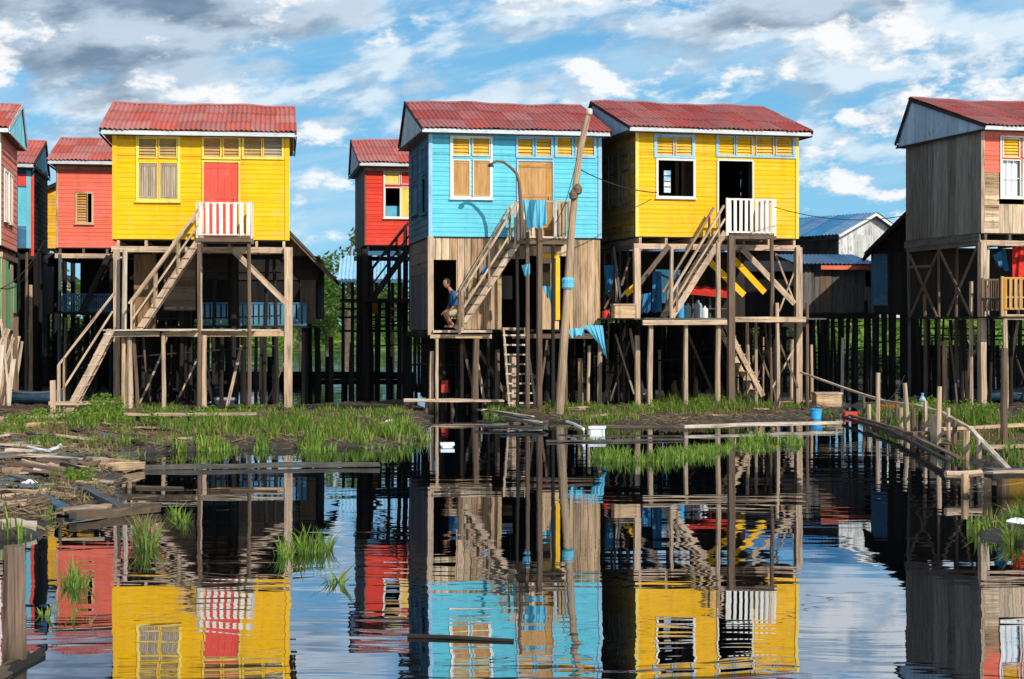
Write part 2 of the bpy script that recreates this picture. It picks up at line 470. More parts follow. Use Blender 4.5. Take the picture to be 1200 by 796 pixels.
LAND = [
    (cpoly([(-700, 447), (250, 447), (250, 456), (120, 462), (-700, 466)]), .1),
    (cpoly([(500, 437), (1900, 437), (1900, 446), (1060, 450), (930, 447), (500, 450)]), .1),
    (cpoly([(-420, 468), (235, 468), (262, 477), (345, 478), (420, 474), (478, 470), (503, 480), (508, 505), (505, 520), (440, 525), (250, 529), (165, 534), (163, 556), (150, 572), (170, 590), (110, 604), (60, 622), (20, 640), (-260, 700), (-900, 620)]), .13),
    (cpoly([(560, 463), (760, 459), (930, 461), (1003, 474), (994, 490), (900, 496), (800, 501), (700, 500), (640, 496), (560, 486)]), .12),
    (cpoly([(995, 476), (1060, 467), (1300, 466), (1700, 478), (1900, 560), (1215, 574), (1150, 552), (1085, 528), (1040, 512), (1003, 500)]), .13),
    (cpoly([(1135, 600), (1200, 588), (1320, 590), (1400, 680), (1240, 690), (1180, 655), (1140, 640)]), .07),
]


def seg_sd(P, poly):
    n = len(poly); dmin = np.full(len(P), 1e9); inside = np.zeros(len(P), bool)
    for i in range(n):
        a = poly[i]; b = poly[(i + 1) % n]; ab = b - a
        tt = np.clip(((P - a) @ ab) / (ab @ ab), 0, 1)
        dmin = np.minimum(dmin, np.hypot(*(P - (a + tt[:, None] * ab)).T))
        c = ((a[1] > P[:, 1]) != (b[1] > P[:, 1]))
        with np.errstate(divide='ignore', invalid='ignore'):
            xx = (b[0] - a[0]) * (P[:, 1] - a[1]) / (b[1] - a[1]) + a[0]
        inside ^= c & (P[:, 0] < xx)
    return np.where(inside, dmin, -dmin)


def wob(x, y, s, k):
    return (np.sin(x * s + 1.7 * k) * np.cos(y * s * 1.3 + k) + np.sin(x * s * 2.3 + y * s * 1.7 + k * 3) * .6 + np.sin(y * s * 4.1 - x * s * 3.7 + k) * .35) / 1.95


def nz(x, y): return np.sin(x * 9.1 + np.sin(y * 7.3) * 2) * np.sin(y * 8.3 + np.sin(x * 6.1) * 2)


def terr(P):
    x, y = P[:, 0], P[:, 1]
    z = np.full(len(P), -.5)
    for poly, h in LAND:
        sd = seg_sd(P, poly) + wob(x, y, 1.3, 1) * .35 + wob(x, y, 4.0, 2) * .12
        s = np.clip((sd + .55) / 1.1, 0, 1); s = s * s * (3 - 2 * s)
        z = np.maximum(z, -.5 + s * (.5 + h * .72 + wob(x, y, 1.7, 4) * .055 * (y < 43.5) + wob(x, y, 5.0, 6) * .035 + nz(x, y) * .05))
    # far bank: nearer on the right
    edge = 175 - 77 * np.clip((x / np.maximum(y, 1) + .0) / .10, 0, 1) + wob(x, y, .07, 3) * 8
    s = np.clip((y - edge) / 30, 0, 1)
    z = np.maximum(z, -.5 + s * (1.9 + 1.3 * np.clip(x / np.maximum(y, 1) / .10, 0, 1)) + np.clip((y - 400) / 2000, 0, 1) * 3)
    return z


def tz(x, y): return float(terr(np.array([[x, y]]))[0])


def axis(lo, hi, st, far):
    a = list(np.arange(lo, hi, st)); v = hi; s = st
    while v < far: a.append(v); s *= 1.25; v += s
    a.append(far); v = lo; s = st; b = []
    return a


ys = [-600, -200, -60, -15, 0] + axis(6, 62, .15, 6500)
xr = axis(-26, 26, .15, 6000); xl = [-v - 0 for v in axis(26, 26.2, .15, 6000)][::-1]
xs = sorted(set([round(v, 4) for v in xl + xr]))
gx, gy = np.meshgrid(xs, ys)
P = np.stack([gx.ravel(), gy.ravel()], 1)
zz = terr(P)
nx, ny = len(xs), len(ys)
vv = np.column_stack([P, zz])
idx = np.arange(nx * ny).reshape(ny, nx)
ff = np.stack([idx[:-1, :-1].ravel(), idx[:-1, 1:].ravel(), idx[1:, 1:].ravel(), idx[1:, :-1].ravel()], 1)
me = bpy.data.meshes.new('ground'); me.from_pydata(vv.tolist(), [], ff.tolist())
me.polygons.foreach_set('use_smooth', [True] * len(me.polygons)); me.update()
m, t, out = mat('river mud')
gp = t.n('ShaderNodeNewGeometry').outputs['Position']
s3 = t.n('ShaderNodeSeparateXYZ'); t.set(s3, 0, gp)
n1 = t.noise(gp, 1.6, 8, .65); n2 = t.noise(gp, 11, 6, .7)
col = t.mix(t.mr(n1, .35, .65), (.018, .012, .008), (.075, .048, .028))
col = t.mix(t.mr(n2, .50, .70), col, (.20, .14, .085))
col = t.mix(t.mr(s3.outputs[2], .0, .09, .85, 0), col, (.014, .010, .007))
far = t.mr(s3.outputs[1], 88, 100)
col = t.mix(far, col, t.mix(t.mr(t.noise(gp, .12, 6, .6), .35, .65), (.05, .10, .02), (.15, .23, .04)))
b = t.n('ShaderNodeBsdfPrincipled'); t.set(b, 'Base Color', col); t.set(b, 'Roughness', t.mr(t.math('ADD', s3.outputs[2], t.math('MULTIPLY', n1, .08)), .03, .15, .22, .95))
bp = t.n('ShaderNodeBump'); t.set(bp, 'Height', t.math('ADD', n2, n1)); bp.inputs['Strength'].default_value = .9; bp.inputs['Distance'].default_value = .09
t.set(b, 'Normal', bp.outputs[0]); t.set(out, 0, b.outputs[0])
me.materials.append(m)
go = link(bpy.data.objects.new('ground', me)); tag(go, 'muddy river bank and bed with low wet edges', kind='structure')

# ------------------------------------------------------------------ water
me = bpy.data.meshes.new('water')
me.from_pydata([(-5000, -500, 0), (5000, -500, 0), (5000, 6000, 0), (-5000, 6000, 0)], [], [(0, 1, 2, 3)])
m, t, out = mat('river water')
gp = t.n('ShaderNodeNewGeometry').outputs['Position']
ww = t.n('ShaderNodeTexNoise'); t.set(ww, 'Vector', gp); ww.inputs['Scale'].default_value = .5
wv = t.n('ShaderNodeVectorMath', operation='MULTIPLY_ADD'); t.set(wv, 0, ww.outputs['Color']); wv.inputs[1].default_value = (.5, .9, 0); t.set(wv, 2, gp)
wvv = wv.outputs[0]
a = t.noise(wvv, (.7, 2.1, 1), 1.5, .4)
b1 = t.noise(wvv, (1.3, 6.0, 1), 1, .4, off=(4, 2, 0))
c_ = t.noise(gp, (.22, .75, 1), 2, .4, off=(7, 1, 0))
wy_ = t.n('ShaderNodeSeparateXYZ'); t.set(wy_, 0, gp); wy0 = wy_.outputs[1]
patch = t.mr(t.noise(gp, (.16, .10, 1), 3, .5, off=(2.3, .6, 0)), .42, .62, .35, 1.6, smooth=True)
h = t.math('ADD', t.math('MULTIPLY', a, .0030), t.math('MULTIPLY', b1, t.mr(t.math('DIVIDE', 1, t.math('MAXIMUM', wy0, 1)), .02, .085, 0.0002, .0013)))
wy = t.n('ShaderNodeSeparateXYZ'); t.set(wy, 0, gp)
h = t.math('MULTIPLY', h, patch)
h = t.math('MULTIPLY', h, t.mr(wy.outputs[1], 48, 80, 1, 9))
h = t.math('ADD', h, t.math('MULTIPLY', c_, .0048))
bp = t.n('ShaderNodeBump'); t.set(bp, 'Height', h); bp.inputs['Strength'].default_value = 1; bp.inputs['Distance'].default_value = 1.0
gl = t.n('ShaderNodeBsdfGlossy'); gl.inputs['Color'].default_value = (.75, .79, .85, 1); gl.inputs['Roughness'].default_value = .012
t.set(gl, 'Normal', bp.outputs[0])
df = t.n('ShaderNodeBsdfDiffuse'); df.inputs['Color'].default_value = (.002, .003, .004, 1)
fr = t.n('ShaderNodeFresnel'); fr.inputs['IOR'].default_value = 1.33
fac = t.mr(fr.outputs[0], .1, .8, .60, .90)
mx = t.n('ShaderNodeMixShader'); t.set(mx, 0, fac); t.set(mx, 1, df.outputs[0]); t.set(mx, 2, gl.outputs[0])
t.set(out, 0, mx.outputs[0])
me.materials.append(m)
tag(link(bpy.data.objects.new('water', me)), 'dark calm river water mirroring the houses', kind='structure')

sc.view_settings.view_transform = 'Standard'; sc.view_settings.look = 'None'; sc.view_settings.exposure = 0
sc.render.engine = 'CYCLES'
sc.cycles.use_denoising = True
try: sc.cycles.denoiser = 'OPENIMAGEDENOISE'
except Exception: pass
sc.cycles.max_bounces = 6; sc.cycles.diffuse_bounces = 2; sc.cycles.glossy_bounces = 3; sc.cycles.transmission_bounces = 3
sc.cycles.sample_clamp_indirect = 6
# ------------------------------------------------------------------ boards on a wall
def wall(mb, O, U, N, u0, u1, z0, z1, holes=(), h=.125, vertical=False, gap=.004, th=.022, top=None):
    """separate lapped boards; O origin, U along, N outward; holes = [(u0,u1,z0,z1)]; top = fn(u)->z for a sloping head"""
    O, U, N = Vector(O), Vector(U), Vector(N)
    Zv = Vector((0, 0, 1))
    def slab(a0, a1, b0, b1, lap):
        if a1 - a0 < .004 or b1 - b0 < .004: return
        e = random.uniform(-.0025, .0025)
        if vertical:
            ua, ub, za, zb = b0, b1, a0, a1
            zt0 = min(za if False else zb, top(ua)) if top else zb
            zt1 = min(zb, top(ub)) if top else zb
            if zt0 <= za and zt1 <= za: return
            pts = [O + U * ua + Zv * za, O + U * ub + Zv * za, O + U * ub + Zv * max(zt1, za + .001), O + U * ua + Zv * max(zt0, za + .001)]
            off = N * (lap + e)
            mb.prism([p + off - N * th for p in pts], N * th, gx=Zv)
        else:
            ua, ub, za, zb = a0, a1, b0, b1
            A = [O + U * ua + Zv * za, O + U * ub + Zv * za, O + U * ub + Zv * zb, O + U * ua + Zv * zb]
            o0, o1 = .0150 + e * .5, .0035 + e * .5
            ro = [random.uniform(0, 50) for _ in range(3)]
            vs = [A[0] + N * o0, A[1] + N * o0, A[2] + N * o1, A[3] + N * o1, A[0] - N * .004, A[1] - N * .004, A[2] - N * .004, A[3] - N * .004]
            gs = [(p.dot(U) + ro[0], p.z + ro[1], ro[2]) for p in vs]
            mb._add(vs, [(0, 1, 2, 3), (7, 6, 5, 4), (0, 4, 5, 1), (1, 5, 6, 2), (2, 6, 7, 3), (3, 7, 4, 0)], gs)
    # b = direction across the boards, a = along
    B0, B1 = (u0, u1) if vertical else (z0, z1)
    A0, A1 = (z0, z1) if vertical else (u0, u1)
    b = B0; k = 0
    while b < B1 - .01:
        hh = h * (random.uniform(.85, 1.18) if vertical else 1.0)
        be = min(b + hh, B1)
        if B1 - be < h * .3: be = B1
        cuts = {b, be}
        for H in holes:
            lo, hi = (H[0], H[1]) if vertical else (H[2], H[3])
            for q in (lo, hi):
                if b < q < be: cuts.add(q)
        cuts = sorted(cuts)
        lap = random.uniform(0, .008) if vertical else 0
        joint = sorted(A0 + j for j in ([random.uniform(.9, 2.2) + i * 2.1 for i in range(int((A1 - A0) / 2.1) + 1)] if not vertical else []))
        for c0, c1 in zip(cuts[:-1], cuts[1:]):
            mid = (c0 + c1) / 2
            segs = [(A0, A1)]
            for H in holes:
                lo, hi, s0, s1 = (H[0], H[1], H[2], H[3]) if vertical else (H[2], H[3], H[0], H[1])
                if lo <= mid <= hi:
                    ns = []
                    for (p, q) in segs:
                        if s1 <= p or s0 >= q: ns.append((p, q)); continue
                        if s0 > p: ns.append((p, s0))
                        if s1 < q: ns.append((s1, q))
                    segs = ns
            for (p, q) in segs:
                js = [j for j in joint if p + .2 < j < q - .2]
                pts = [p] + js + [q]
                for x0, x1 in zip(pts[:-1], pts[1:]):
                    g2 = .0015 if js else 0
                    slab(x0 + g2, x1 - g2, c0, c1 - ((gap if vertical else .001) if c1 == be and be < B1 else 0), lap)
        b = be; k += 1


# ------------------------------------------------------------------ house
class House:
    def __init__(s, name, label, cat, group, px, py, D, yaw, W=None, pxr=None, depth=4.2, right_px=False):
        s.yaw = R(yaw); ca, sa = math.cos(s.yaw), math.sin(s.yaw)
        s.ux = Vector((ca, sa, 0)); s.uy = Vector((-sa, ca, 0))
        s.O = Vector(((px - 600) / F * D, D, 0))
        if right_px: s.O = s.O - s.ux * W
        s.o = tag(empty(name, s.O, s.yaw), label, cat, group)
        if W is None: W = s.L(pxr, py, 0).x
        s.W = W; s.D = depth
        s.F = s.L(px, py, 0).z if not right_px else CZ + (HY - py) / F * D

    def L(s, px, py, yl=0.0):                   # photo pixel on the local plane y = yl
        r = Vector(((px - 600) / F, 1, 0))
        tt = (yl + s.O.dot(s.uy)) / r.dot(s.uy)
        p = r * tt
        return Vector(((p - s.O).dot(s.ux), yl, CZ + (HY - py) / F * tt))

    def S(s, px, py, xl=0.0):                   # photo pixel on the local plane x = xl
        r = Vector(((px - 600) / F, 1, 0))
        tt = (xl + s.O.dot(s.ux)) / r.dot(s.ux)
        p = r * tt
        return Vector((xl, (p - s.O).dot(s.uy), CZ + (HY - py) / F * tt))

    def rect(s, x0, y0, x1, y1, yl=0.0):        # photo rectangle -> (u0,u1,z0,z1) on a front plane
        a = s.L(x0, y1, yl); b = s.L(x1, y0, yl)
        ym = (y0 + y1) / 2
        zt = s.L((x0 + x1) / 2, y0, yl).z; zb = s.L((x0 + x1) / 2, y1, yl).z
        return (a.x, b.x, zb, zt)

    def part(s, name, mb, mt, parent=None, **k):
        return mb.build(name, mt, parent or s.o, **k)

    def post(s, px, yl, pyt, r=.055, base=-.4, mt='tan', pyb=None, sq=False, bend=.02, lean=None):
        tp = s.L(px, pyt, yl)
        bt = Vector((tp.x, yl, base)) if pyb is None else s.L(px, pyb, yl)
        if lean is not None: bt.x = s.L(lean, 470, yl).x
        mb = MB()
        if sq: mb.beam(bt, tp, r * 1.9, r * 1.9, up=(0, 1, 0), jit=.006, seg=3, bow=bend)
        else: mb.pole(bt, tp, r * 1.08, r * .92, bend=bend, seg=5)
        return s.part('post', mb, M[mt])

    def bar(s, p0, p1, w=.07, t=.035, name='brace', mt='tan', bow=0.0, parent=None):
        mb = MB(); mb.beam(p0, p1, w, t, up=(0, 1, 0), seg=3, bow=bow, jit=.003)
        return s.part(name, mb, M[mt], parent)

    def pbar(s, x0, y0, x1, y1, yl=0, yl1=None, **k):
        return s.bar(s.L(x0, y0, yl), s.L(x1, y1, yl if yl1 is None else yl1), **k)

    # ---- body --------------------------------------------------------------
    def shell(s, front, side=None, zt=None, holes=(), fh=.125, back=None, vert_side=False, floor=True, left_holes=(), right_holes=(), back_holes=(), zbot=None, side_h=.17, vert_front=False):
        side = side or front; back = back or side
        z0 = s.F if zbot is None else zbot
        W, Dp = s.W, s.D
        s.T = zt
        mb = MB(); wall(mb, (0, 0, 0), (1, 0, 0), (0, -1, 0), 0, W, z0, zt, holes, fh, vert_front)
        s.front = s.part('wall', mb, M[front])
        mb = MB(); wall(mb, (0, 0, 0), (0, 1, 0), (-1, 0, 0), 0, Dp, z0, zt, left_holes, side_h, vert_side); s.left = s.part('wall', mb, M[side])
        mb = MB(); wall(mb, (W, 0, 0), (0, 1, 0), (1, 0, 0), 0, Dp, z0, zt, right_holes, side_h, vert_side); s.right = s.part('wall', mb, M[side])
        mb = MB(); wall(mb, (0, Dp, 0), (1, 0, 0), (0, 1, 0), 0, W, z0, zt, back_holes, .2, False); s.part('wall', mb, M[back])
        # inner lining just inside the cladding, coloured near black as room gloom
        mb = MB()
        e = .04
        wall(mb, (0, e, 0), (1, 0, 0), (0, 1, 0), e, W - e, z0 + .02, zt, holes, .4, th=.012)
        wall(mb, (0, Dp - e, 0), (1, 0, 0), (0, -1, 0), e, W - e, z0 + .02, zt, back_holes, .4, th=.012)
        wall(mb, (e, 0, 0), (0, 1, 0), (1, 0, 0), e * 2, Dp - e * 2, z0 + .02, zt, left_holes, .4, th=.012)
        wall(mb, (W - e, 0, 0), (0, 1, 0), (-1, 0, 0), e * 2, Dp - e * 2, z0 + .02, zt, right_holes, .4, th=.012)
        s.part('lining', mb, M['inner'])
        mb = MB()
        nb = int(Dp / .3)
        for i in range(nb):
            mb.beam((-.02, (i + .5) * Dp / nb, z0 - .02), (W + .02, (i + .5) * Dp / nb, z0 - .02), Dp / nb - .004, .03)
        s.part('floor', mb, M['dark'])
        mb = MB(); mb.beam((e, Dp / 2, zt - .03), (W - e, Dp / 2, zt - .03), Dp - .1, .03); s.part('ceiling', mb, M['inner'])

    def corners(s, mt, w=.09, zbot=None, sides=(0, 1), zt=None):
        z0 = s.F if zbot is None else zbot
        for sx in sides:
            mb = MB(); x = 0 if sx == 0 else s.W
            mb.beam((x + (.03 if sx == 0 else -.03), -.028, z0 - .01), (x + (.03 if sx == 0 else -.03), -.028, (zt or s.T)), w, .022, up=(0, 1, 0))
            s.part('corner_board', mb, M[mt])

    def underframe(s, beam='tan', joist='brown', gap=.16, bh=.15, x0=None, x1=None):
        z = s.F - .035
        mb = MB()
        n = 7
        for i in range(n):
            x = .12 + (s.W - .24) * i / (n - 1)
            mb.beam((x, -.03, z - gap / 2), (x, s.D, z - gap / 2), .07, gap, jit=.002)
        s.part('joist', mb, M[joist])
        for y in (.02, s.D - .05):
            mb = MB(); mb.beam((-.05, y, z - gap - bh / 2), (s.W + .05, y, z - gap - bh / 2), .09, bh, seg=4, jit=.006)
            s.part('beam', mb, M[beam if y < 1 else 'dark'])
        for x in (.0, s.W):
            mb = MB(); mb.beam((x, .06, z - gap - bh / 2 - .003), (x, s.D, z - gap - bh / 2 - .003), .08, bh * .95, jit=.006)
            s.part('beam', mb, M['brown'])
        s.U = z - gap - bh

    def roof(s, px_e0, px_e1, py_e, py_r, py_b, px_b=None, tr=.72, ofr=.45, ore=.4, mt='roof', gable='gable', verge='dark', fascia='fascia', ends=(1, 1), ribs=.13):
        """px_e0..px_e1 front eave ends, py_e eave row, py_r ridge row"""
        yf = -ofr; yb = s.D + ore; yr = yf + (yb - yf) * tr
        x0 = s.L(px_e0, py_e, yf).x; x1 = s.L(px_e1, py_e, yf).x
        ze = (s.L(px_e0, py_e, yf).z + s.L(px_e1, py_e, yf).z) / 2
        zr = (s.L(px_e0, py_r, yr).z + s.L(px_e1, py_r, yr).z) / 2
        zb = ze + .02
        s.rf = (x0, x1, yf, yr, yb, ze, zr, zb)
        ph = random.uniform(0, 6)
        def sag(x, q): return .022 * math.sin((x - x0) * 1.9 + ph) * q + .012 * math.sin((x - x0) * 5.1 + ph)
        root = None
        rmb = MB(); rmb.smooth = True
        sw = ribs * 5
        for (ya, za, yc, zc, rows, flip) in ((yf, ze, yr, zr, 3, 1), (yb, zb, yr, zr, 1, -1)):
            for rI in range(rows):
                q0 = rI / rows - (.03 if rI else 0); q1 = (rI + 1) / rows
                x = x0
                while x < x1 - .02:
                    xa, xb_ = x, min(x + sw, x1)
                    nn = max(4, int(round((xb_ - xa) / ribs * 6)))
                    lift = .012 * (1 - 0) * (rows - rI) / rows * 0 + rI * .004
                    jy = random.uniform(-.015, .015) if rI == 0 else 0
                    jz = random.uniform(0, .007)
                    def fn(u, v, xa=xa, xb_=xb_, q0=q0, q1=q1):
                        xx = xa - .02 + (xb_ - xa + .04) * u
                        q = q0 + (q1 - q0) * v
                        if rI == 0 and v == 0: q += jy / 3
                        z = za + (zc - za) * q + .019 * math.cos(2 * math.pi * (xx - x0) / ribs) + sag(xx, q) + lift + (.007 * (1 - v) if rI else 0) + jz
                        return (xx, ya + (yc - ya) * q, z)
                    rmb.grid(fn, nn, 3)
                    x = xb_
        root = s.part('roof', rmb, M[mt], smooth=False)
        s.roofo = root
        # ridge cap
        mb = MB()
        n = 18
        for (a, b) in ((-1, 0), (0, 1)):
            mb.grid(lambda u, v, a=a: (x0 + (x1 - x0) * u, yr + (v * .16 - (.16 if a else 0)), zr + .035 + sag(x0 + (x1 - x0) * u, 1) - abs((v - (1 if a else 0)) * .16) * .42), n, 1)
        s.part('ridge_cap', mb, M[mt], root)
        # fascia / gutter board along the front eave
        mb = MB(); mb.beam((x0 + .02, yf + .06, ze - .085), (x1 - .02, yf + .06, ze - .085), .03, .105, seg=6, jit=.004)
        s.part('fascia', mb, M[fascia], root)
        mb = MB(); mb.beam((x0 + .02, yb - .06, zb - .085), (x1 - .02, yb - .06, zb - .085), .03, .11); s.part('fascia', mb, M['dark'], root)
        # rafters
        mb = MB(); nr = 6
        for i in range(nr):
            x = x0 + .15 + (x1 - x0 - .3) * i / (nr - 1)
            mb.beam((x, yf + .08, ze - .07), (x, yr, zr - .07), .05, .08, up=(0, 0, 1))
            mb.beam((x, yb - .08, zb - .07), (x, yr, zr - .07), .05, .08, up=(0, 0, 1))
        s.part('rafter', mb, M['brown'], root)
        # gable infill + verge boards
        sl1 = (zr - ze) / (yr - yf); sl2 = (zr - zb) / (yb - yr)
        def topf(u): return (ze + (u - yf) * sl1 if u < yr else zb + (yb - u) * sl2) - .04
        for (xg, N, on) in ((x0 + .05, (-1, 0, 0), ends[0]), (x1 - .05, (1, 0, 0), ends[1])):
            mb = MB(); wall(mb, (xg, 0, 0), (0, 1, 0), N, yf + .1, yr, ze - .12, zr + .1, (), .2, True, top=topf)
            wall(mb, (xg, 0, 0), (0, 1, 0), N, yr, yb - .1, ze - .12, zr + .1, (), .16, True, top=topf)
            s.part('gable', mb, M[gable], root)
            mb = MB(); xo = xg + N[0] * .05
            mb.beam((xo, yf, ze - .045), (xo, yr, zr - .045), .03, .10, up=(0, 0, 1), seg=2)
            mb.beam((xo + .003 * N[0], yb, zb - .045), (xo + .003 * N[0], yr, zr - .045), .03, .10, up=(0, 0, 1))
            mb.beam((xo + .004 * N[0], yf + .06, ze - .14), (xo + .004 * N[0], yb - .06, zb - .14), .03, .05)
            s.part('verge_board', mb, M[verge], root)
        # soffit closing the eaves down to the wall
        mb = MB()
        z = ze - .13
        mb.beam(((x0 + x1) / 2, yf + .1, z), ((x0 + x1) / 2, yb - .1, z), x1 - x0 - .16, .014)
        s.part('soffit', mb, M['brown'], root)

    # ---- openings ----------------------------------------------------------
    def window(s, outer, lights, frame='yframe', fw=.05, O=(0, 0, 0), U=(1, 0, 0), N=(0, -1, 0), sill=True, name='window'):
        """outer (u0,u1,z0,z1); lights [(u0,u1,z0,z1,kind,mat)]"""
        O, U, N = Vector(O), Vector(U), Vector(N); Zv = Vector((0, 0, 1))
        P = lambda u, z, n: O + U * u + Zv * z + N * n
        mb = MB()
        u0, u1, z0, z1 = outer
        mb.beam(P(u0 - fw, z0 - fw / 2, .03), P(u1 + fw, z0 - fw / 2, .03), .038, fw) if False else None
        def trim(a, b, w, pr):
            mb.beam(a, b, w, .03, up=N)
        trim(P(u0 - fw, z1 + fw / 2, .034), P(u1 + fw, z1 + fw / 2, .034), fw, 0)
        trim(P(u0 - fw, z0 - fw / 2, .034), P(u1 + fw, z0 - fw / 2, .034), fw, 0)
        trim(P(u0 - fw / 2, z0, .031), P(u0 - fw / 2, z1, .031), fw, 0)
        trim(P(u1 + fw / 2, z0, .031), P(u1 + fw / 2, z1, .031), fw, 0)
        iw = .028
        for (a, b, c, d, kind, mm) in lights:
            for (pa, pb) in ((P(a, c - iw / 2, .027), P(b, c - iw / 2, .027)), (P(a, d + iw / 2, .027), P(b, d + iw / 2, .027)), (P(a - iw / 2, c - iw, .026), P(a - iw / 2, d + iw, .026)), (P(b + iw / 2, c - iw, .026), P(b + iw / 2, d + iw, .026))):
                mb.beam(pa, pb, iw, .04, up=N)
        # fill the strips between lights so that no gap shows
        win = s.part(name, mb, M[frame])
        if sill and name == 'window':
            sb = MB(); sb.beam(P(u0 - fw - .03, z0 - fw - .012, .05), P(u1 + fw + .03, z0 - fw - .012, .05), .075, .03, up=Zv); s.part('sill', sb, M[frame], win)
        for (a, b, c, d, kind, mm) in lights:
            if kind == 'open': continue
            mb = MB()
            if kind in ('louvre', 'grid', 'amber'):
                nsl = max(3, int(round((d - c) / .085)))
                for i in range(nsl):
                    z = c + (i + .5) * (d - c) / nsl
                    zz = z + random.uniform(-.004, .004)
                    p, q = P(a + .004, zz, -.005), P(b - .004, zz, -.005)
                    mb.beam(p, q, .098 if kind != 'grid' else .05, .010, up=(Zv * .50 + N * .86 * (1 if kind != 'grid' else .2)))
                if kind == 'grid':
                    for i in (1, 2):
                        u = a + (b - a) * i / 3
                        mb.beam(P(u, c, .014), P(u, d, .014), .014, .01, up=N)
                s.part('louvre', mb, M[mm], win)
                if kind == 'grid':
                    pass
            elif kind == 'shutter':
                n = max(4, int((b - a) / .055))
                for i in range(n):
                    u = a + (i + .5) * (b - a) / n
                    mb.beam(P(u, c, .0 + .006 * (i % 2)), P(u, d, .0 + .006 * (i % 2)), (b - a) / n * .86, .02, up=N)
                for zq in (c + .04, d - .04): mb.beam(P(a, zq, .014), P(b, zq, .014), .07, .02, up=N)
                for uq in (a + .025, b - .025): mb.beam(P(uq, c + .08, .012), P(uq, d - .08, .012), .045, .02, up=N)
                s.part('shutter', mb, M[mm], win)
            elif kind == 'panel':
                n = max(1, int((b - a) / .3))
                for i in range(n):
                    u = a + (i + .5) * (b - a) / n
                    mb.beam(P(u, c, .0), P(u, d, .0), (b - a) / n - .006, .02, up=N)
                for zq in (c + .035, d - .035): mb.beam(P(a, zq, .016), P(b, zq, .016), .05, .012, up=N)
                s.part('shutter', mb, M[mm], win)
            elif kind == 'curtain':
                mb.grid(lambda u, v: P(a + (b - a) * u, c + (d - c) * v, -.05 + .015 * math.sin(u * 30)), 30, 4)
                s.part('curtain', mb, M[mm], win)
            elif kind == 'bars':
                for i in (1, 2): mb.beam(P(a + (b - a) * i / 3, c, .0), P(a + (b - a) * i / 3, d, .0), .02, .02, up=N)
                mb.beam(P(a, (c + d) / 2, .004), P(b, (c + d) / 2, .004), .02, .02, up=N)
                mb.grid(lambda u, v: P(a + (b - a) * u, c + (d - c) * v, -.06 + .01 * math.sin(u * 26)), 24, 3)
                s.part('curtain', mb, M[mm], win)
        return win

    def door(s, r, mt, frame, fw=.045, leaves=1):
        u0, u1, z0, z1 = r
        mb = MB()
        for (a, b, w) in (((u0 - fw / 2, -.036, z0), (u0 - fw / 2, -.036, z1), fw), ((u1 + fw / 2, -.036, z0), (u1 + fw / 2, -.036, z1), fw), ((u0 - fw, -.034, z1 + fw / 2), (u1 + fw, -.034, z1 + fw / 2), fw)):
            mb.beam(a, b, w, .03, up=(0, -1, 0))
        fr = s.part('door_frame', mb, M[frame])
        if mt:
            mb = MB(); n = 5
            for i in range(n):
                u = u0 + (i + .5) * (u1 - u0) / n
                mb.beam((u, -.002, z0 + .02), (u, -.002, z1 - .005), (u1 - u0) / n - .005, .03, up=(0, -1, 0))
            for z in (z0 + .25, (z0 + z1) / 2 + .1, z1 - .12): mb.beam((u0 + .02, -.022, z), (u1 - .02, -.022, z), .09, .014, up=(0, -1, 0))
            dd = s.part('door', mb, M[mt])
            mb = MB(); mb.beam((u1 - .1, -.05, z0 + 1.0), (u1 - .1, -.05, z0 + 1.12), .02, .02); mb.beam((u1 - .1, -.03, z0 + 1.01), (u1 - .1, -.03, z0 + 1.03), .015, .05)
            s.part('handle', mb, M['metal'], dd)

    def landing(s, x0, x1, z, y0, y1, rail_h, picket='white', rail='white', deck='brown', n=9, pw=.075, sides=True, gapx=None, railname='railing', frontn=None):
        mb = MB(); nb = max(3, int((y1 - y0) / .16))
        for i in range(nb): mb.beam((x0 - .02, y0 + (i + .5) * (y1 - y0) / nb, z + random.uniform(-.002, .002)), (x1 + .02, y0 + (i + .5) * (y1 - y0) / nb, z), (y1 - y0) / nb - .008, .03)
        ld = s.part('landing', mb, M[deck])
        mb = MB()
        mb.beam((x0 - .03, y0 - .02, z - .07), (x1 + .03, y0 - .02, z - .07), .05, .09, jit=.004)
        mb.beam((x0 - .03, y1 - .1, z - .072), (x1 + .03, y1 - .1, z - .072), .05, .09)
        for i in range(3): mb.beam((x0 + .1 + (x1 - x0 - .2) * i / 2, y0 + .01, z - .06), (x0 + .1 + (x1 - x0 - .2) * i / 2, y1 + .3, z - .06), .05, .08)
        s.part('joist', mb, M['brown'], ld)
        rb = MB(); pb = MB()
        def run(a, b, k):
            a = Vector(a); b = Vector(b)
            dr = (b - a).normalized(); nn = dr.cross(Vector((0, 0, 1)))
            rb.beam(a + Vector((0, 0, rail_h)), b + Vector((0, 0, rail_h)), .05, .045, jit=.003)
            rb.beam(a + Vector((0, 0, .07)), b + Vector((0, 0, .07)), .04, .05, jit=.003)
            for e in (a, b): rb.beam(e - Vector((0, 0, .12)), e + Vector((0, 0, rail_h + .03)), .06, .06, up=(0, 1, 0), jit=.003)
            for i in range(k):
                q = (i + .5) / k
                if gapx and gapx(q): continue
                p = a.lerp(b, q) + nn * .028 + dr * random.uniform(-.006, .006)
                tl = dr * random.uniform(-.008, .008)
                pb.beam(p + Vector((0, 0, .05)), p + tl + Vector((0, 0, rail_h + random.uniform(-.01, .015))), pw, .018, up=nn)
        run((x0, y0, z), (x1, y0, z), n)
        if sides: run((x1, y0 + .04, z), (x1, y1 - .03, z), max(3, int(n * (y1 - y0) / (x1 - x0))))
        rl = s.part(railname, rb, M[rail], ld)
        s.part('picket', pb, M[picket], rl) if False else s.part('picket', pb, M[picket], ld)
        return ld

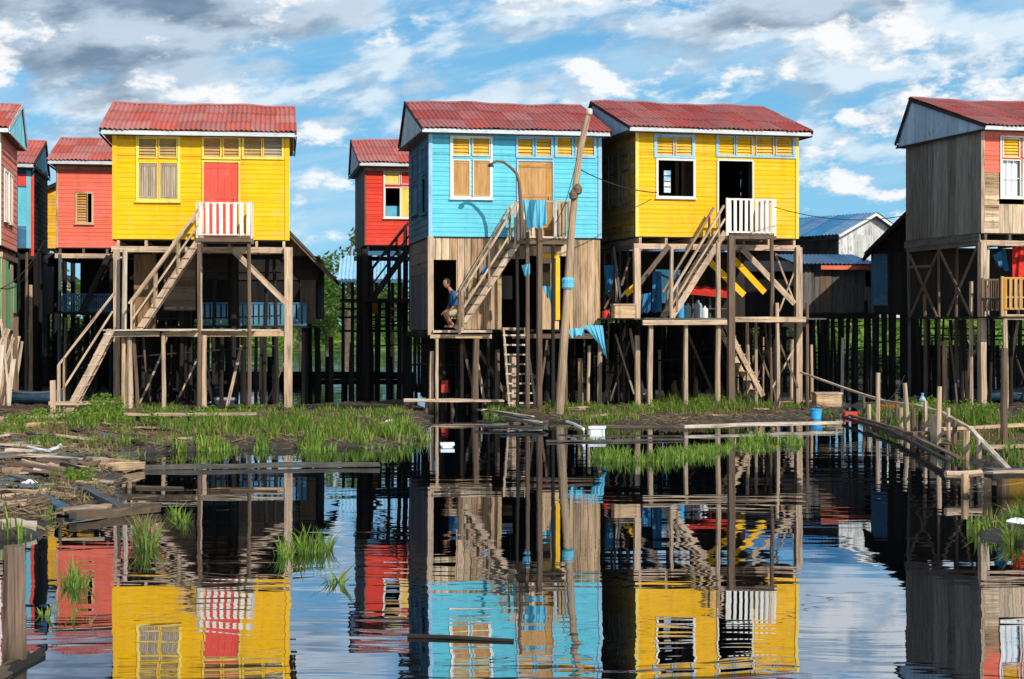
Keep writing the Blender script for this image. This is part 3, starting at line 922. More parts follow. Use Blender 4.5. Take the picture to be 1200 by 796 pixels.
    def stairs(s, top, bot, y0, y1, n, mt='tan', tread='brown', rail=None, railmt='tan', rposts=3, sw=.16, name='staircase', seg2=False, backrail=True):
        """top / bot: (x,z) of the stringer ends; rail: [(x,z) top, (x,z) bottom]"""
        mb = MB()
        for i, y in enumerate((y0, y1)):
            mb.beam((top[0], y, top[1]), (bot[0], y, bot[1]), .045, sw, up=(0, 0, 1), seg=4, jit=.008)
        st = s.part(name, mb, M[mt])
        for i in range(n):
            q = (i + .5) / n
            x = top[0] + (bot[0] - top[0]) * q; z = top[1] + (bot[1] - top[1]) * q + .03
            tb = MB(); tb.beam((x + random.uniform(-.01, .01), y0 - .03, z), (x + random.uniform(-.01, .01), y1 + .03, z + random.uniform(-.01, .01)), .2, .032, up=(0, 0, 1), jit=.003)
            s.part('tread', tb, M[tread], st)
        if rail:
            (a, b) = rail
            rb = MB()
            for y in ((y0 - .03, y1 + .03) if backrail else (y0 - .03,)):
                rb.beam((a[0], y, a[1]), (b[0], y, b[1]), .05, .06, up=(0, 0, 1), seg=4, jit=.006)
                if y < y1:
                    mx0 = ((a[0] + top[0]) / 2, (a[1] + top[1]) / 2 + .0); mx1 = ((b[0] + bot[0]) / 2, (b[1] + bot[1]) / 2)
                    rb.beam((mx0[0], y - .005, mx0[1]), (mx1[0], y - .005, mx1[1]), .03, .05, up=(0, 0, 1), seg=3, jit=.004)
                for i in range(rposts):
                    q = (i + .12) / (rposts - .76) if rposts > 1 else .9
                    x = a[0] + (b[0] - a[0]) * q; zt_ = a[1] + (b[1] - a[1]) * q
                    # foot on the stringer below
                    qq = (x - top[0]) / (bot[0] - top[0]); qq = max(0, min(1, qq))
                    zs = top[1] + (bot[1] - top[1]) * qq
                    rb.beam((x, y, zs - .05), (x, y, zt_ + .02), .05, .05, up=(0, 1, 0), jit=.003)
            s.part('handrail', rb, M[railmt], st)
        return st

    def darkposts(s, n, x0, x1, y0, y1, zt, r=.06, mt='dark', braces=3):
        for i in range(n):
            x = random.uniform(x0, x1); y = random.uniform(y0, y1)
            mb = MB(); mb.pole((x + random.uniform(-.1, .1), y, -.45), (x, y, zt), r * random.uniform(.7, 1.2), r * random.uniform(.6, .95), bend=.04, seg=4)
            s.part('post', mb, M[mt])
        for i in range(braces):
            y = random.uniform(y0, y1); z = random.uniform(.7, zt - .3)
            mb = MB(); mb.beam((x0, y, z), (x1, y, z + random.uniform(-.4, .4)), .06, .04, jit=.005); s.part('brace', mb, M[mt])


def screen(H, x0, x1, y, zb, zt, mt='black'):  # added boards, coloured black to paint the shade beneath a house
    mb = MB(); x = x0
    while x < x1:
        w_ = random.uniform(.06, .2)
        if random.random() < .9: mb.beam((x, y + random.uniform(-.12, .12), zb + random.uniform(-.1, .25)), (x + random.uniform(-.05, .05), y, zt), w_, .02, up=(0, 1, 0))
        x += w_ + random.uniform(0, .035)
    H.part('shade_screen', mb, M[mt])


STG = 'stilt houses along the water'
# ================================================================== left yellow house
H = House('stilt_house', 'bright yellow stilt house with a closed red door and long two-flight wooden stairs', 'house', STG, 133, 280, 43.5, 8, pxr=338)
Hy = H
q = H.rect
lo = [(*q(163, 163, 182.7, 184.5), 'louvre', 'louvre'), (*q(187.2, 163, 206.7, 184.5), 'louvre', 'louvre'), (*q(163, 191.5, 184.5, 233), 'shutter', 'shutter'), (*q(188, 191.5, 208, 233), 'shutter', 'shutter')]
lb = [(*q(239, 162.5, 258, 184), 'louvre', 'panel'), (*q(262.5, 162.5, 279.5, 184), 'louvre', 'panel')]
lc = [(*q(286, 162, 306, 184), 'louvre', 'louvre'), (*q(309.5, 162, 330, 184), 'louvre', 'shutter')]
dr = q(239, 190.5, 279.5, 280); dr = (dr[0], dr[1], H.F, dr[3])
hol = [l[:4] for l in lo + lb + lc] + [dr]
H.shell('yellow', zt=H.L(200, 150, 0).z, holes=hol)
H.corners('yellow', .12)
H.window(q(162, 161.5, 208.5, 234), lo, 'yframe', .06)
H.window(q(238.5, 161.5, 280, 185), lb, 'yframe', .045, sill=False)
H.window(q(285.5, 161.5, 331, 185), lc, 'yframe', .045, sill=False)
H.door(dr, 'dooreds', 'yframe')
H.underframe(joist='tan')
H.roof(117, 347, 152.5, 123, 172, mt='roof')
a = H.L(231, 278, -1.1); b = H.L(295, 278, -1.1)
rh = H.L(260, 238, -1.1).z - a.z
H.landing(a.x, b.x, a.z, -1.1, -.04, rh, n=8, pw=.095, rail='pale', picket='white')
T0 = H.L(236, 276, -1.08); B0 = H.L(160, 391, -1.08)
R0 = H.L(238, 239, -1.08); R1 = H.L(151, 356, -1.08)
H.stairs((T0.x, T0.z), (B0.x, B0.z), -1.08, -.38, 10, rail=((R0.x, R0.z), (R1.x, R1.z)), rposts=4)
DK = H.L(200, 387, -1.1).z
for (x0, x1, y) in ((128, 232, -1.25), (120, 200, -.95), (135, 292, -.65), (150, 300, -.2), (180, 336, .15), (190, 336, .45)):
    pa, pb = H.L(x0, 386, y), H.L(x1, 386, y)
    mb = MB(); mb.beam((pa.x, y, DK + random.uniform(-.01, .01)), (pb.x, y, DK + random.uniform(-.01, .02)), .26, .035, jit=.008, seg=4); H.part('deck_board', mb, M['pale'])
for (x0, x1, y, mm) in ((128, 187, -1.15, 'tan'), (190, 232, -1.1, 'tan2'), (230, 337, -.1, 'tan2')):
    pa, pb = H.L(x0, 392, y), H.L(x1, 392, y)
    mb = MB(); mb.beam((pa.x, y, DK - .1), (pb.x, y, DK - .1), .08, .13, seg=3, jit=.008); H.part('beam', mb, M[mm])
H.post(137, -.02, 292, .085, sq=True, bend=.01); H.post(146, -.5, 292, .07, mt='pale'); H.post(152, -1.0, 391, .075); H.post(145, -.9, 391, .06, mt='tan2')
H.post(157, -.9, 391, .055, lean=161, mt='brown'); H.post(191.5, -1.15, 391, .06); H.post(233, -1.1, 286, .055, mt='brown'); H.post(239, -.75, 393, .075, mt='tan')
H.post(292, -1.1, 286, .055, mt='brown'); H.post(338, -.06, 290, .115, sq=True, bend=.015); H.post(235, -.05, 290, .05, mt='tan')
H.post(260, 1.2, 393, .06, mt='dark'); H.post(300, 2.0, 393, .05, mt='dark')
mb = MB(); mb.beam(H.L(272, 292, -.16), H.L(336, 356, -.16), .15, .05, up=(0, 1, 0)); H.part('brace', mb, M['tan'])
# lower flight down to the bank
T1 = H.L(130, 387, -1.3); B1 = H.L(80, 484, -1.3)
R2 = H.L(135, 343, -1.3); R3 = H.L(69, 428, -1.3)
H.stairs((T1.x, T1.z), (B1.x, B1.z), -1.35, -.6, 8, mt='tan', tread='pale', rail=((R2.x, R2.z), (R3.x, R3.z)), rposts=1, sw=.19, backrail=False)
p = H.L(69, 428, -1.38); mb = MB(); mb.beam((p.x, p.y, .05), (p.x, p.y, p.z), .08, .08, up=(0, 1, 0)); H.part('post', mb, M['tan'])
H.post(62, -1.4, 446, .07, sq=True); pa = H.L(57, 473, -1.45); pb = H.L(135, 472, -1.45); H.bar(pa, pb, .1, .04, name='rail')
# little room under the house: ply sheet and slatted wall
mb = MB(); r = q(157, 298, 183, 386, 1.6); wall(mb, (0, 1.6, 0), (1, 0, 0), (0, -1, 0), r[0], r[1], r[2], r[3], (), .55, True); H.part('ply_sheet', mb, M['ply'])
mb = MB(); r = q(192, 294, 229, 364, 1.4); wall(mb, (0, 1.4, 0), (1, 0, 0), (0, -1, 0), r[0], r[1], r[2], r[3], (), .16); H.part('slatted_wall', mb, M['brown'])
H.darkposts(14, .2, H.W - .2, 1.8, 4.1, H.U, mt='dark', braces=3)
mb = MB(); r = q(140, 384, 228, 388, 2.5); mb.beam((r[0], 2.6, DK), (r[1], 2.6, DK), 2.2, .05); H.part('deck', mb, M['dark'])

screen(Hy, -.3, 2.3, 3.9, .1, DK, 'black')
# ================================================================== turquoise house
H = House('stilt_house', 'turquoise stilt house on a bare timber lower storey with a person in its doorway', 'house', STG, 503, 277, 44.5, 11, pxr=704)
Hb = H
q = H.rect
ex = lambda x: 390 + x / 3.98
ey = lambda y: 100 + y / 3.98
def qe(x0, y0, x1, y1): return q(ex(x0), ey(y0), ex(x1), ey(y1))
w1 = [(*qe(560, 250, 634, 326), 'amber', 'amber'), (*qe(654, 250, 727, 326), 'amber', 'amber'), (*qe(562, 352, 636, 516), 'panel', 'panel'), (*qe(657, 352, 731, 516), 'panel', 'panel')]
w2 = [(*qe(863, 252, 930, 330), 'amber', 'amber'), (*qe(949, 252, 1016, 330), 'amber', 'amber')]
w3 = [(*qe(1046, 247, 1114, 328), 'amber', 'amber'), (*qe(1134, 247, 1216, 328), 'amber', 'amber')]
dr = q(ex(864), ey(356), ex(1024), 278); dr = (dr[0], dr[1], H.F, dr[3])
z0b = CZ + .0
side_l = []
def sidew(H, x0, y0, x1, y1):                 # on the left wall: u = local y
    a = H.S(x0, y1, 0); b = H.S(x1, y0, 0); return (min(a.y, b.y), max(a.y, b.y), min(H.S((x0 + x1) / 2, y1, 0).z, 99), H.S((x0 + x1) / 2, y0, 0).z)
D4 = H.D
zw = H.F
lw = [(.55, 1.25, zw + 1.75, zw + 2.45), (.55, 1.25, zw + .7, zw + 1.62), (2.2, 3.3, zw + 1.75, zw + 2.45), (2.2, 3.3, zw + .8, zw + 1.62)]
H.shell('blue', side='bluedk', zt=H.L(600, 150, 0).z, holes=[l[:4] for l in w1 + w2 + w3] + [dr], left_holes=lw[1:2])  # sides take a darker blue that paints in the flank's shade
H.corners('bluetrim', .1)
H.window(qe(556, 246, 735, 522), w1, 'white', .05)
H.window(qe(860, 246, 1020, 334), w2, 'bluetrim', .04, sill=False)
H.window(qe(1042, 243, 1220, 332), w3, 'bluetrim', .04, sill=False)
for a_, b_ in ((0, 2), (2, 4)):
    u0, u1 = lw[a_][0], lw[a_][1]
    H.window((u0, u1, lw[a_ + 1][2], lw[a_][3]), [(*lw[a_], 'louvre', 'bluedk'), (*lw[a_ + 1], 'open' if a_ == 0 else 'panel', 'bluedk')], 'bluedk', .05, O=(0, 0, 0), U=(0, 1, 0), N=(-1, 0, 0))
H.door(dr, 'panel', 'bluetrim')
H.roof(494.5, 716.5, 151, 122.5, 172, mt='roof2')
# lower storey of bare boards
zf = CZ + .02; zt = H.F - .005
lh = [q(508, 304.5, 535, 386), q(588, 303.5, 617, 386), q(618, 300, 668, 386)]
lh = [(a_, b_, zf, d_) for (a_, b_, c_, d_) in lh]
mb = MB(); wall(mb, (0, .03, 0), (1, 0, 0), (0, -1, 0), 0, H.W - .01, zf, zt - .03, lh, .19, True, gap=.013); H.part('lower_wall', mb, M['tan'])
mb = MB(); wall(mb, (.02, 0, 0), (0, 1, 0), (-1, 0, 0), .04, D4, zf, zf + 1.55, (), .19, True); H.part('lower_wall', mb, M['slate'])
mb = MB(); wall(mb, (.018, 0, 0), (0, 1, 0), (-1, 0, 0), .04, D4, zf + 1.55, zt - .03, (), .3); H.part('lower_wall', mb, M['grey'])
mb = MB(); wall(mb, (H.W - .02, 0, 0), (0, 1, 0), (1, 0, 0), .04, D4, zf, zt - .03, (), .19, True); wall(mb, (0, D4, 0), (1, 0, 0), (0, 1, 0), 0, H.W, zf, zt - .03, ((2.4, 3.1, zf + .9, zf + 1.6),), .2, True); H.part('lower_wall', mb, M['dark'])
mb = MB(); mb.beam((.05, D4 / 2 + .2, zf - .03), (H.W - .05, D4 / 2 + .2, zf - .03), D4 - .3, .05); H.part('lower_floor', mb, M['dark'])
mb = MB(); wall(mb, (0, .07, 0), (1, 0, 0), (0, 1, 0), .05, H.W - .05, zf, zt - .05, lh, .4, th=.01); wall(mb, (.06, 0, 0), (0, 1, 0), (1, 0, 0), .1, D4 - .1, zf, zt - .05, (), .4, th=.01); H.part('lining', mb, M['inner'])
mb = MB(); mb.beam((.035, -.03, zf - .15), (.035, -.03, zt), .15, .06, up=(0, 1, 0), jit=.004); H.part('corner_board', mb, M['tan'])
mb = MB(); wall(mb, (0, .012, 0), (1, 0, 0), (0, -1, 0), q(634, 300, 655, 386)[0], q(634, 300, 655, 386)[1], zf, q(634, 300, 655, 386)[3], (), .2, True); H.part('lower_panel', mb, M['tan2'])
r = q(634, 298, 655, 345); mb = MB()
yw = MB()
for (a_, b_) in (((r[0], r[3] - .05), (r[1], r[3] - .05)), ((r[1] - .04, r[2] - .7), (r[1] - .04, r[3] - .1))):
    yw.beam((a_[0], -.03, a_[1]), (b_[0], -.03, b_[1]), .12, .03, up=(0, 1, 0))
H.part('yellow_trim', yw, M['yellow'])
r = q(634, 309, 645, 336); mb = MB(); mb.beam(((r[0] + r[1]) / 2, -.022, r[2]), ((r[0] + r[1]) / 2, -.022, r[3]), r[1] - r[0], .02, up=(0, 1, 0)); H.part('hole_shade', mb, M['inner'])  # near-black sheet standing in for the shaded hole in the panel
# ledge + beams below
for (x0, x1, py, y, mm, hh) in ((507, 545, 388.5, -.12, 'pale', .07), (538, 576, 388.5, -.18, 'pale', .07), (504, 576, 394.5, -.1, 'tan2', .1), (588, 612, 385.5, -.15, 'tan', .07), (600, 700, 394, -.02, 'brown', .13)):
    pa, pb = H.L(x0, py, y), H.L(x1, py, y); mb = MB(); mb.beam(pa, pb, .22 if y < -.11 else .1, hh, seg=3, jit=.006); H.part('ledge_board', mb, M[mm])
for y in (1.4, 2.8, 4.1):
    mb = MB(); mb.beam((-.1, y, zf - .14), (H.W + .1, y, zf - .14), .09, .16); H.part('beam', mb, M['dark'])
# landing, rail, stair
a = H.L(607, 281, -1.0); b = H.L(668, 281, -1.0); rh = H.L(640, 236, -1.0).z - a.z
H.landing(a.x, b.x, a.z, -1.0, -.04, rh, n=12, pw=.07, picket='tan', rail='pale', gapx=lambda q_: .52 < q_ < .66)
T0 = H.L(612, 276, -.98); B0 = H.L(539, 386, -.98); R0 = H.L(607, 236, -.98); R1 = H.L(539, 348, -.98)
H.stairs((T0.x, T0.z), (B0.x, B0.z), -.98, -.3, 10, mt='tan', tread='brown', rail=((R0.x, R0.z), (R1.x, R1.z)), rposts=3)
H.post(538.5, -1.02, 340, .04, pyb=392, mt='brown', sq=True)
for (px, yl, pt, rr, mm, sq) in ((506, -.1, 412, .055, 'tan', 1), (512, -.35, 397, .045, 'tan', 0), (557.5, -.3, 397, .095, 'brown', 0), (618, -1.0, 272, .06, 'brown', 0), (632, -1.05, 268, .085, 'brown', 0), (606, -.95, 284, .045, 'dark', 0), (648, -1.0, 284, .05, 'dark', 0), (541, 0.1, 397, .05, 'dark', 0), (662, -.1, 392, .06, 'brown', 0), (572, .3, 397, .05, 'dark', 0), (583, .1, 410, .07, 'brown', 0)):
    H.post(px, yl, pt, rr, mt=mm, sq=bool(sq))
for (px, yl, pt, rr, mm) in ((690, .4, 405, .05, 'tan'), (703, .4, 400, .07, 'tan'), (680, .8, 420, .08, 'tan2'), (671, 3.5, 420, .08, 'brown'), (520, 3.3, 430, .06, 'brown'), (697, 3.6, 430, .06, 'tan')):
    H.post(px, yl, pt, rr, mt=mm)
H.darkposts(22, .0, H.W, .8, 4.1, zf - .1, mt='dark', braces=4)
# small dock and crate shelf below
zd = H.L(520, 470, -.8).z
for i in range(6):
    pa, pb = H.L(473, 468, -.9 + .22 * i), H.L(590 - 8 * i, 468, -.9 + .22 * i)
    mb = MB(); mb.beam((pa.x, pa.y, zd + .015 * (i % 2)), (pb.x, pb.y, zd), .2, .035, seg=4, jit=.01); H.part('dock_board', mb, M['pale' if i % 2 else 'tan'])
for px in (482, 500, 530, 585): H.post(px, -.7, 470, .05, mt='brown')
# ladder as part of the house access
ld = MB()
pts = [(H.L(590, 384, -.5), H.L(597, 478, -.9)), (H.L(615, 384, -.5), H.L(628, 478, -.9))]
for (a_, b_) in pts: ld.beam(a_, b_, .06, .06, up=(0, 1, 0), seg=3, jit=.006)
lad = H.part('ladder', ld, M['tan'])
for i in range(8):
    k = (i + .8) / 8.3; a_ = pts[0][0].lerp(pts[0][1], k); b_ = pts[1][0].lerp(pts[1][1], k)
    mb = MB(); mb.beam(a_ + Vector((-.04, -.02, 0)), b_ + Vector((.04, -.02, random.uniform(-.01, .01))), .05, .04); H.part('rung', mb, M['pale'], lad)
r = q(597, 416, 606, 476, -.6); mb = MB(); mb.beam(((r[0] + r[1]) / 2, -.6, .1), ((r[0] + r[1]) / 2, -.6, r[3]), .24, .03, up=(0, 1, 0)); H.part('board', mb, M['tan'])

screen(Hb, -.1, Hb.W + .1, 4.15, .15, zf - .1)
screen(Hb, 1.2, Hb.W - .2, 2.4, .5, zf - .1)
# ================================================================== right yellow house
H = House('stilt_house', 'golden yellow stilt house with an open doorway, white railing and a cluttered open deck beneath', 'house', STG, 745, 277, 45, 14, pxr=935)
Hr = H
q = H.rect
ex = lambda x: 680 + x / 3.98
def qe(x0, y0, x1, y1): return q(ex(x0), ey(y0), ex(x1), ey(y1))
w1 = [(*qe(356, 245, 430, 326), 'amber', 'amber'), (*qe(446, 245, 520, 326), 'amber', 'amber')]
w1b = [(*qe(362, 352, 526, 518), 'open', '')]
w2 = [(*qe(644, 242, 714, 324), 'amber', 'yellow2'), (*qe(728, 244, 796, 326), 'amber', 'yellow2'), (*qe(820, 244, 896, 326), 'amber', 'amber'), (*qe(913, 244, 988, 326), 'amber', 'amber')]
dr = q(ex(644), ey(354), ex(800), 278); dr = (dr[0], dr[1], H.F, dr[3])
bh = [H.rect(777.5, 200, 786, 226, 4.2), H.rect(868, 202, 874, 230, 4.2)]
lw = [(.5 + i * .95, .5 + i * .95 + .62, H.F + .95, H.F + 2.35) for i in range(4)]
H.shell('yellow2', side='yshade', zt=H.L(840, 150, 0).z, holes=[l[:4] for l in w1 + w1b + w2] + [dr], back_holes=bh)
H.corners('yframe', .09)
H.window(qe(352, 240, 524, 330), w1, 'bluetrim', .055, sill=False)
H.window(qe(640, 238, 994, 330), w2, 'bluetrim', .05, sill=False)
H.window(qe(360, 350, 528, 520), w1b, 'white', .045)
H.door(dr, None, 'white')
r_ = bh[0]; mb = MB()
for k_ in range(1, 4): mb.beam((r_[0], 4.12, r_[2] + (r_[3] - r_[2]) * k_ / 4), (r_[1], 4.12, r_[2] + (r_[3] - r_[2]) * k_ / 4), .02, .03)
H.part('window_bars', mb, M['slate'])
for (px_, yy_, w_, mm_) in ((800, 1.2, .09, 'brown'), (793, 2.4, .12, 'brown'), (884, .9, .35, 'slate'), (806, 3.2, .3, 'brown')):
    p_ = H.L(px_, 240, yy_); mb = MB(); mb.beam((p_.x, yy_, H.F), (p_.x, yy_, H.T), w_, .05, up=(0, 1, 0)); H.part('interior_post', mb, M[mm_])
for i, (u0, u1, c_, d_) in enumerate(lw):
    H.window((u0, u1, c_, d_), [(u0 + .02, u1 - .02, c_ + .95, d_ - .03, 'louvre', 'yshade'), (u0 + .02, u1 - .02, c_ + .03, c_ + .88, 'panel', 'yshade')], 'grey', .035, U=(0, 1, 0), N=(-1, 0, 0), sill=False)
H.underframe(joist='tan')
H.roof(738, 952.5, 150.5, 124, 172, mt='roof2')
a = H.L(852, 275, -1.1); b = H.L(908, 275, -1.1); rh = H.L(880, 234, -1.1).z - a.z
H.landing(a.x, b.x, a.z, -1.1, -.04, rh, n=9, pw=.085, rail='white', picket='white')
T0 = H.L(850, 272, -1.08); B0 = H.L(787, 372, -1.08); R0 = H.L(848, 241, -1.08); R1 = H.L(787, 342, -1.08)
H.stairs((T0.x, T0.z), (B0.x, B0.z), -1.08, -.4, 9, mt='tan', tread='tan', rail=((R0.x, R0.z), (R1.x, R1.z)), rposts=2)
ZD = H.L(840, 374, 0).z
dm = MB()
for i in range(20):
    y = -1.2 + i * .27
    x0 = -.9 if y > .3 else H.L(753 if y < -.5 else 742, 374, y).x
    dm.beam((x0, y, ZD + random.uniform(-.004, .004)), (H.W + .25, y, ZD), .25, .035, seg=3, jit=.005)
H.part('deck', dm, M['grey'])
for (x0, x1, y, mm, py) in ((753, 852, -1.32, 'tan', 378), (855, 944, -1.3, 'tan', 374.5), (742, 944, 1.5, 'dark', 380), (742, 944, 4.0, 'dark', 380)):
    pa, pb = H.L(x0, py, y), H.L(x1, py, y); mb = MB(); mb.beam(pa, pb, .08, .14, seg=4, jit=.007); H.part('beam', mb, M[mm])
for (px, yl, pt, pb, rr, mm) in ((746, -.02, 291, 373, .09, 'tan'), (787, -1.1, 290, 374, .05, 'tan'), (841.5, -1.1, 284, 374, .065, 'tan'), (857, -1.35, 276, None, .09, 'brown'), (904.5, -1.1, 276, 372, .06, 'brown'), (935, -.02, 290, None, .095, 'tan'),
                            (747, -.3, 393, None, .08, 'tan'), (762, -1.15, 381, None, .075, 'tan'), (803.5, -1.15, 381, None, .065, 'tan'), (841.5, -1.15, 378, None, .075, 'tan'), (876, -.4, 378, None, .06, 'tan'), (886, -.2, 378, None, .045, 'tan'), (903, -.3, 378, None, .04, 'brown'), (911, -1.25, 355, None, .055, 'tan'), (946, -1.1, 355, None, .05, 'brown')):
    H.post(px, yl, pt, rr, mt=mm, pyb=pb, sq=(rr > .088))
for (px, yl, pt, rr, mm) in ((723, 2.5, 395, .06, 'tan'), (731, 1.5, 400, .05, 'brown'), (790, 3.2, 405, .08, 'tan2'), (815, 3.4, 405, .075, 'tan2'), (773, 2.2, 410, .045, 'tan'), (863, 3.3, 400, .05, 'tan'), (895, 2.8, 395, .05, 'tan'), (928, 3.0, 398, .05, 'tan'), (712, 3.2, 410, .05, 'tan2')):
    H.post(px, yl, pt, rr, mt=mm)
H.darkposts(26, -.8, H.W, .8, 4.1, ZD - .1, mt='dark', braces=4)
H.pbar(869, 291, 931, 356, -.12, w=.15, t=.05); H.pbar(784, 288, 748, 334, -.06, w=.13, t=.05, mt='brown')
H.pbar(908, 296, 931, 355, 1.2, w=.05); H.pbar(931, 318, 913, 365, 1.1, w=.05)
H.pbar(721, 392, 743, 462, .9, w=.05, mt='tan'); H.pbar(738, 400, 715, 470, 1.0, w=.045, mt='brown'); H.pbar(879, 385, 905, 450, .3, w=.05, mt='brown'); H.pbar(905, 392, 885, 448, .5, w=.05, mt='brown'); H.pbar(912, 398, 935, 455, -.3, w=.05, mt='brown')
H.pbar(932, 405, 905, 455, .7, w=.05, mt='tan')
T1 = H.L(849, 380, -.9); B1 = H.L(893, 464, -.9)
H.stairs((T1.x, T1.z), (B1.x, B1.z), -.95, -.35, 8, mt='tan', tread='tan2', sw=.14)
for i in range(4): H.post(708 + 9 * i, 3.9, 288, .045, mt='brown', pyb=374)
# rear wall screens of the open deck
mb = MB(); wall(mb, (0, 3.9, 0), (1, 0, 0), (0, -1, 0), -.8, H.W, ZD + .03, H.U, ((1.9, 2.7, ZD + .5, ZD + 1.5),), .22, True); H.part('rear_screen', mb, M['dark'])

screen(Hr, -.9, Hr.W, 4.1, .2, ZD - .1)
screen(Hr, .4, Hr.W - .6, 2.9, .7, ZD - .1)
# ================================================================== right house with grey flank
H = House('stilt_house', 'stilt house with grey board flank and partly painted coral front, cut by the right edge', 'house', STG, 1150, 277, 45, 15, W=4.7)
Hg = H
q = H.rect
ex = lambda x: 900 + x / 3.98
def qe(x0, y0, x1, y1): return q(ex(x0), ey(y0), ex(x1), ey(y1))
w1 = [(*qe(1096, 252, 1168, 334), 'amber', 'amber'), (*qe(1188, 252, 1262, 334), 'amber', 'amber'), (*qe(1090, 352, 1172, 516), 'bars', 'whitepl'), (*qe(1188, 352, 1262, 516), 'bars', 'whitepl')]
zbt = H.L(1155, 273, 0).z
H.F = zbt
dr = (2.6, 3.55, H.F, H.F + 2.05)
zsp = H.L(1160, 202, 0).z
H.shell('coral', side='greywarm', zt=H.L(1160, 150, 0).z, holes=[l[:4] for l in w1] + [dr, (0, 1.3, H.F, zsp), (qe(1077, 0, 1077, 1)[0], 2.1, H.F, qe(0, 500, 1, 525)[2])], vert_side=True, side_h=.36)
H.corners('tan', .1)
x0w = qe(1077, 0, 1077, 1)[0]
mb = MB(); wall(mb, (0, 0, 0), (1, 0, 0), (0, -1, 0), 0, x0w, H.F, zsp, (), .15); H.part('bare_boards', mb, M['tan'])
mb = MB(); wall(mb, (0, 0, 0), (1, 0, 0), (0, -1, 0), x0w, 2.1, H.F, qe(0, 500, 1, 530)[2], (), .22, True); H.part('bare_boards', mb, M['tan'])
H.window(qe(1088, 246, 1266, 520), w1, 'white', .05)
H.door(dr, 'dooreds', 'tan')
H.underframe(joist='brown')
H.roof(1155, 1400, 150, 124, 172, mt='roof2', tr=.82)
mb = MB(); mb.beam((-.03, .02, H.F - .12), (-.03, H.D, H.F - .12), .05, .2); H.part('skirt_board', mb, M['grey'])
ZG = H.L(1160, 372, 0).z
dm = MB()
for i in range(19): dm.beam((-.1, -.9 + i * .27, ZG), (H.W, -.9 + i * .27, ZG + random.uniform(-.004, .004)), .25, .04, jit=.004)
H.part('deck', dm, M['dark'])
mb = MB(); pa = H.L(1176, 370, -.95); mb.beam((pa.x, -.95, ZG - .0), (H.W, -.95, ZG - .0), .07, .14); H.part('beam', mb, M['tan'])
for (px, yl, pt, pb, rr, mm) in ((1151, -.02, 284, None, .09, 'tan'), (1157, .2, 284, 370, .06, 'pale'), (1178, -.95, 364, None, .07, 'tan'), (1193, 1.5, 292, 370, .05, 'brown')):
    H.post(px, yl, pt, rr, mt=mm, pyb=pb, sq=(px == 1151))
for (px, pt, xl, rr, mm) in ((1138, 330, .0, .06, 'tan'), (1100, 284, .0, .045, 'brown'), (1121, 284, .6, .05, 'brown'), (1065, 284, .0, .05, 'grey'), (1084, 345, .0, .06, 'brown'), (1107, 400, .2, .08, 'tan2'), (1093, 400, 1.2, .05, 'brown')):
    a_ = H.S(px, pt, xl); mb = MB(); mb.pole((a_.x, a_.y, -.4), a_, rr, rr * .9, bend=.02, seg=5); H.part('post', mb, M[mm])
for (x0, y0, x1, y1) in ((1066, 299, 1098, 372), (1101, 292, 1066, 372), (1102, 296, 1138, 371), (1144, 292, 1110, 370), (1066, 313, 1090, 312)):
    mb = MB(); mb.beam(H.S(x0, y0, -.05 if x0 > x1 else -.1), H.S(x1, y1, -.05 if x0 > x1 else -.1), .075, .035, up=(1, 0, 0)); H.part('brace', mb, M['brown'])
# balcony pickets
for (x0, x1, py0, py1, yl, mm, n) in ((1151, 1170, 328, 363, -.1, 'brown', 7), (1174, 1204, 326, 362, -.95, 'panel', 5)):
    a_ = H.L(x0, py1, yl); b_ = H.L(x1, py1, yl); zt = H.L(x0, py0, yl).z
    mb = MB()
    mb.beam((a_.x, yl, zt), (b_.x, yl, zt), .05, .05); mb.beam((a_.x, yl, a_.z), (b_.x, yl, a_.z), .05, .05); mb.beam((a_.x, yl + .01, (zt + a_.z) / 2 - .1), (b_.x, yl + .01, (zt + a_.z) / 2 - .1), .04, .05)
    mb.beam((a_.x, yl, ZG), (a_.x, yl, zt + .05), .07, .07, up=(0, 1, 0))
    for i in range(n):
        x = a_.x + (b_.x - a_.x) * (i + .6) / n
        mb.beam((x, yl - .03, a_.z - .02), (x, yl - .03, zt), .09 if n < 6 else .035, .02, up=(0, 1, 0))
    H.part('balcony_railing', mb, M[mm])
mb = MB(); wall(mb, (0, 3.9, 0), (1, 0, 0), (0, -1, 0), 0, H.W, ZG + .03, H.U, (), .22, True); H.part('rear_screen', mb, M['dark'])
H.darkposts(22, .0, H.W, .4, 4.1, ZG - .05, mt='dark', braces=4)

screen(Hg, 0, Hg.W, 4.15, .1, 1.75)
# ================================================================== coral house behind, left
H = House('stilt_house', 'coral red stilt house in the back row with one small half open louvred window', 'house', STG, 66, 290, 53.5, 8, W=4.7)
Hc = H
q = H.rect
ex = lambda x: x / 3.98
def qe(x0, y0, x1, y1): return q(ex(x0), ey(y0), ex(x1), ey(y1))
l1 = qe(360, 506, 406, 640); l2 = qe(408, 506, 428, 640)
H.shell('coral', zt=H.L(90, 190, 0).z, holes=[(l1[0], l2[1], l1[2], l1[3])])
H.corners('tan', .06)
H.window((l1[0], l2[1], l1[2], l1[3]), [(*l1, 'louvre', 'panel')], 'tan2', .06)
mb = MB(); a_ = H.L(66, 201, -.02); mb.beam((0, -.03, H.L(90, 197, 0).z), (H.W, -.03, H.L(90, 197, 0).z), .04, .09); H.part('trim_board', mb, M['tan'])
H.underframe(joist='brown', beam='tan')
H.roof(55, 240, 188, 162.5, 205, mt='roof', tr=.7)
zc = H.L(90, 366, -.9).z
mb = MB(); mb.beam((.1, 1.4, zc), (H.W, 1.4, zc), 4.4, .08); H.part('deck', mb, M['dark'])
mb = MB(); a_ = H.L(74, 345, -.8); b_ = H.L(130, 345, -.8)
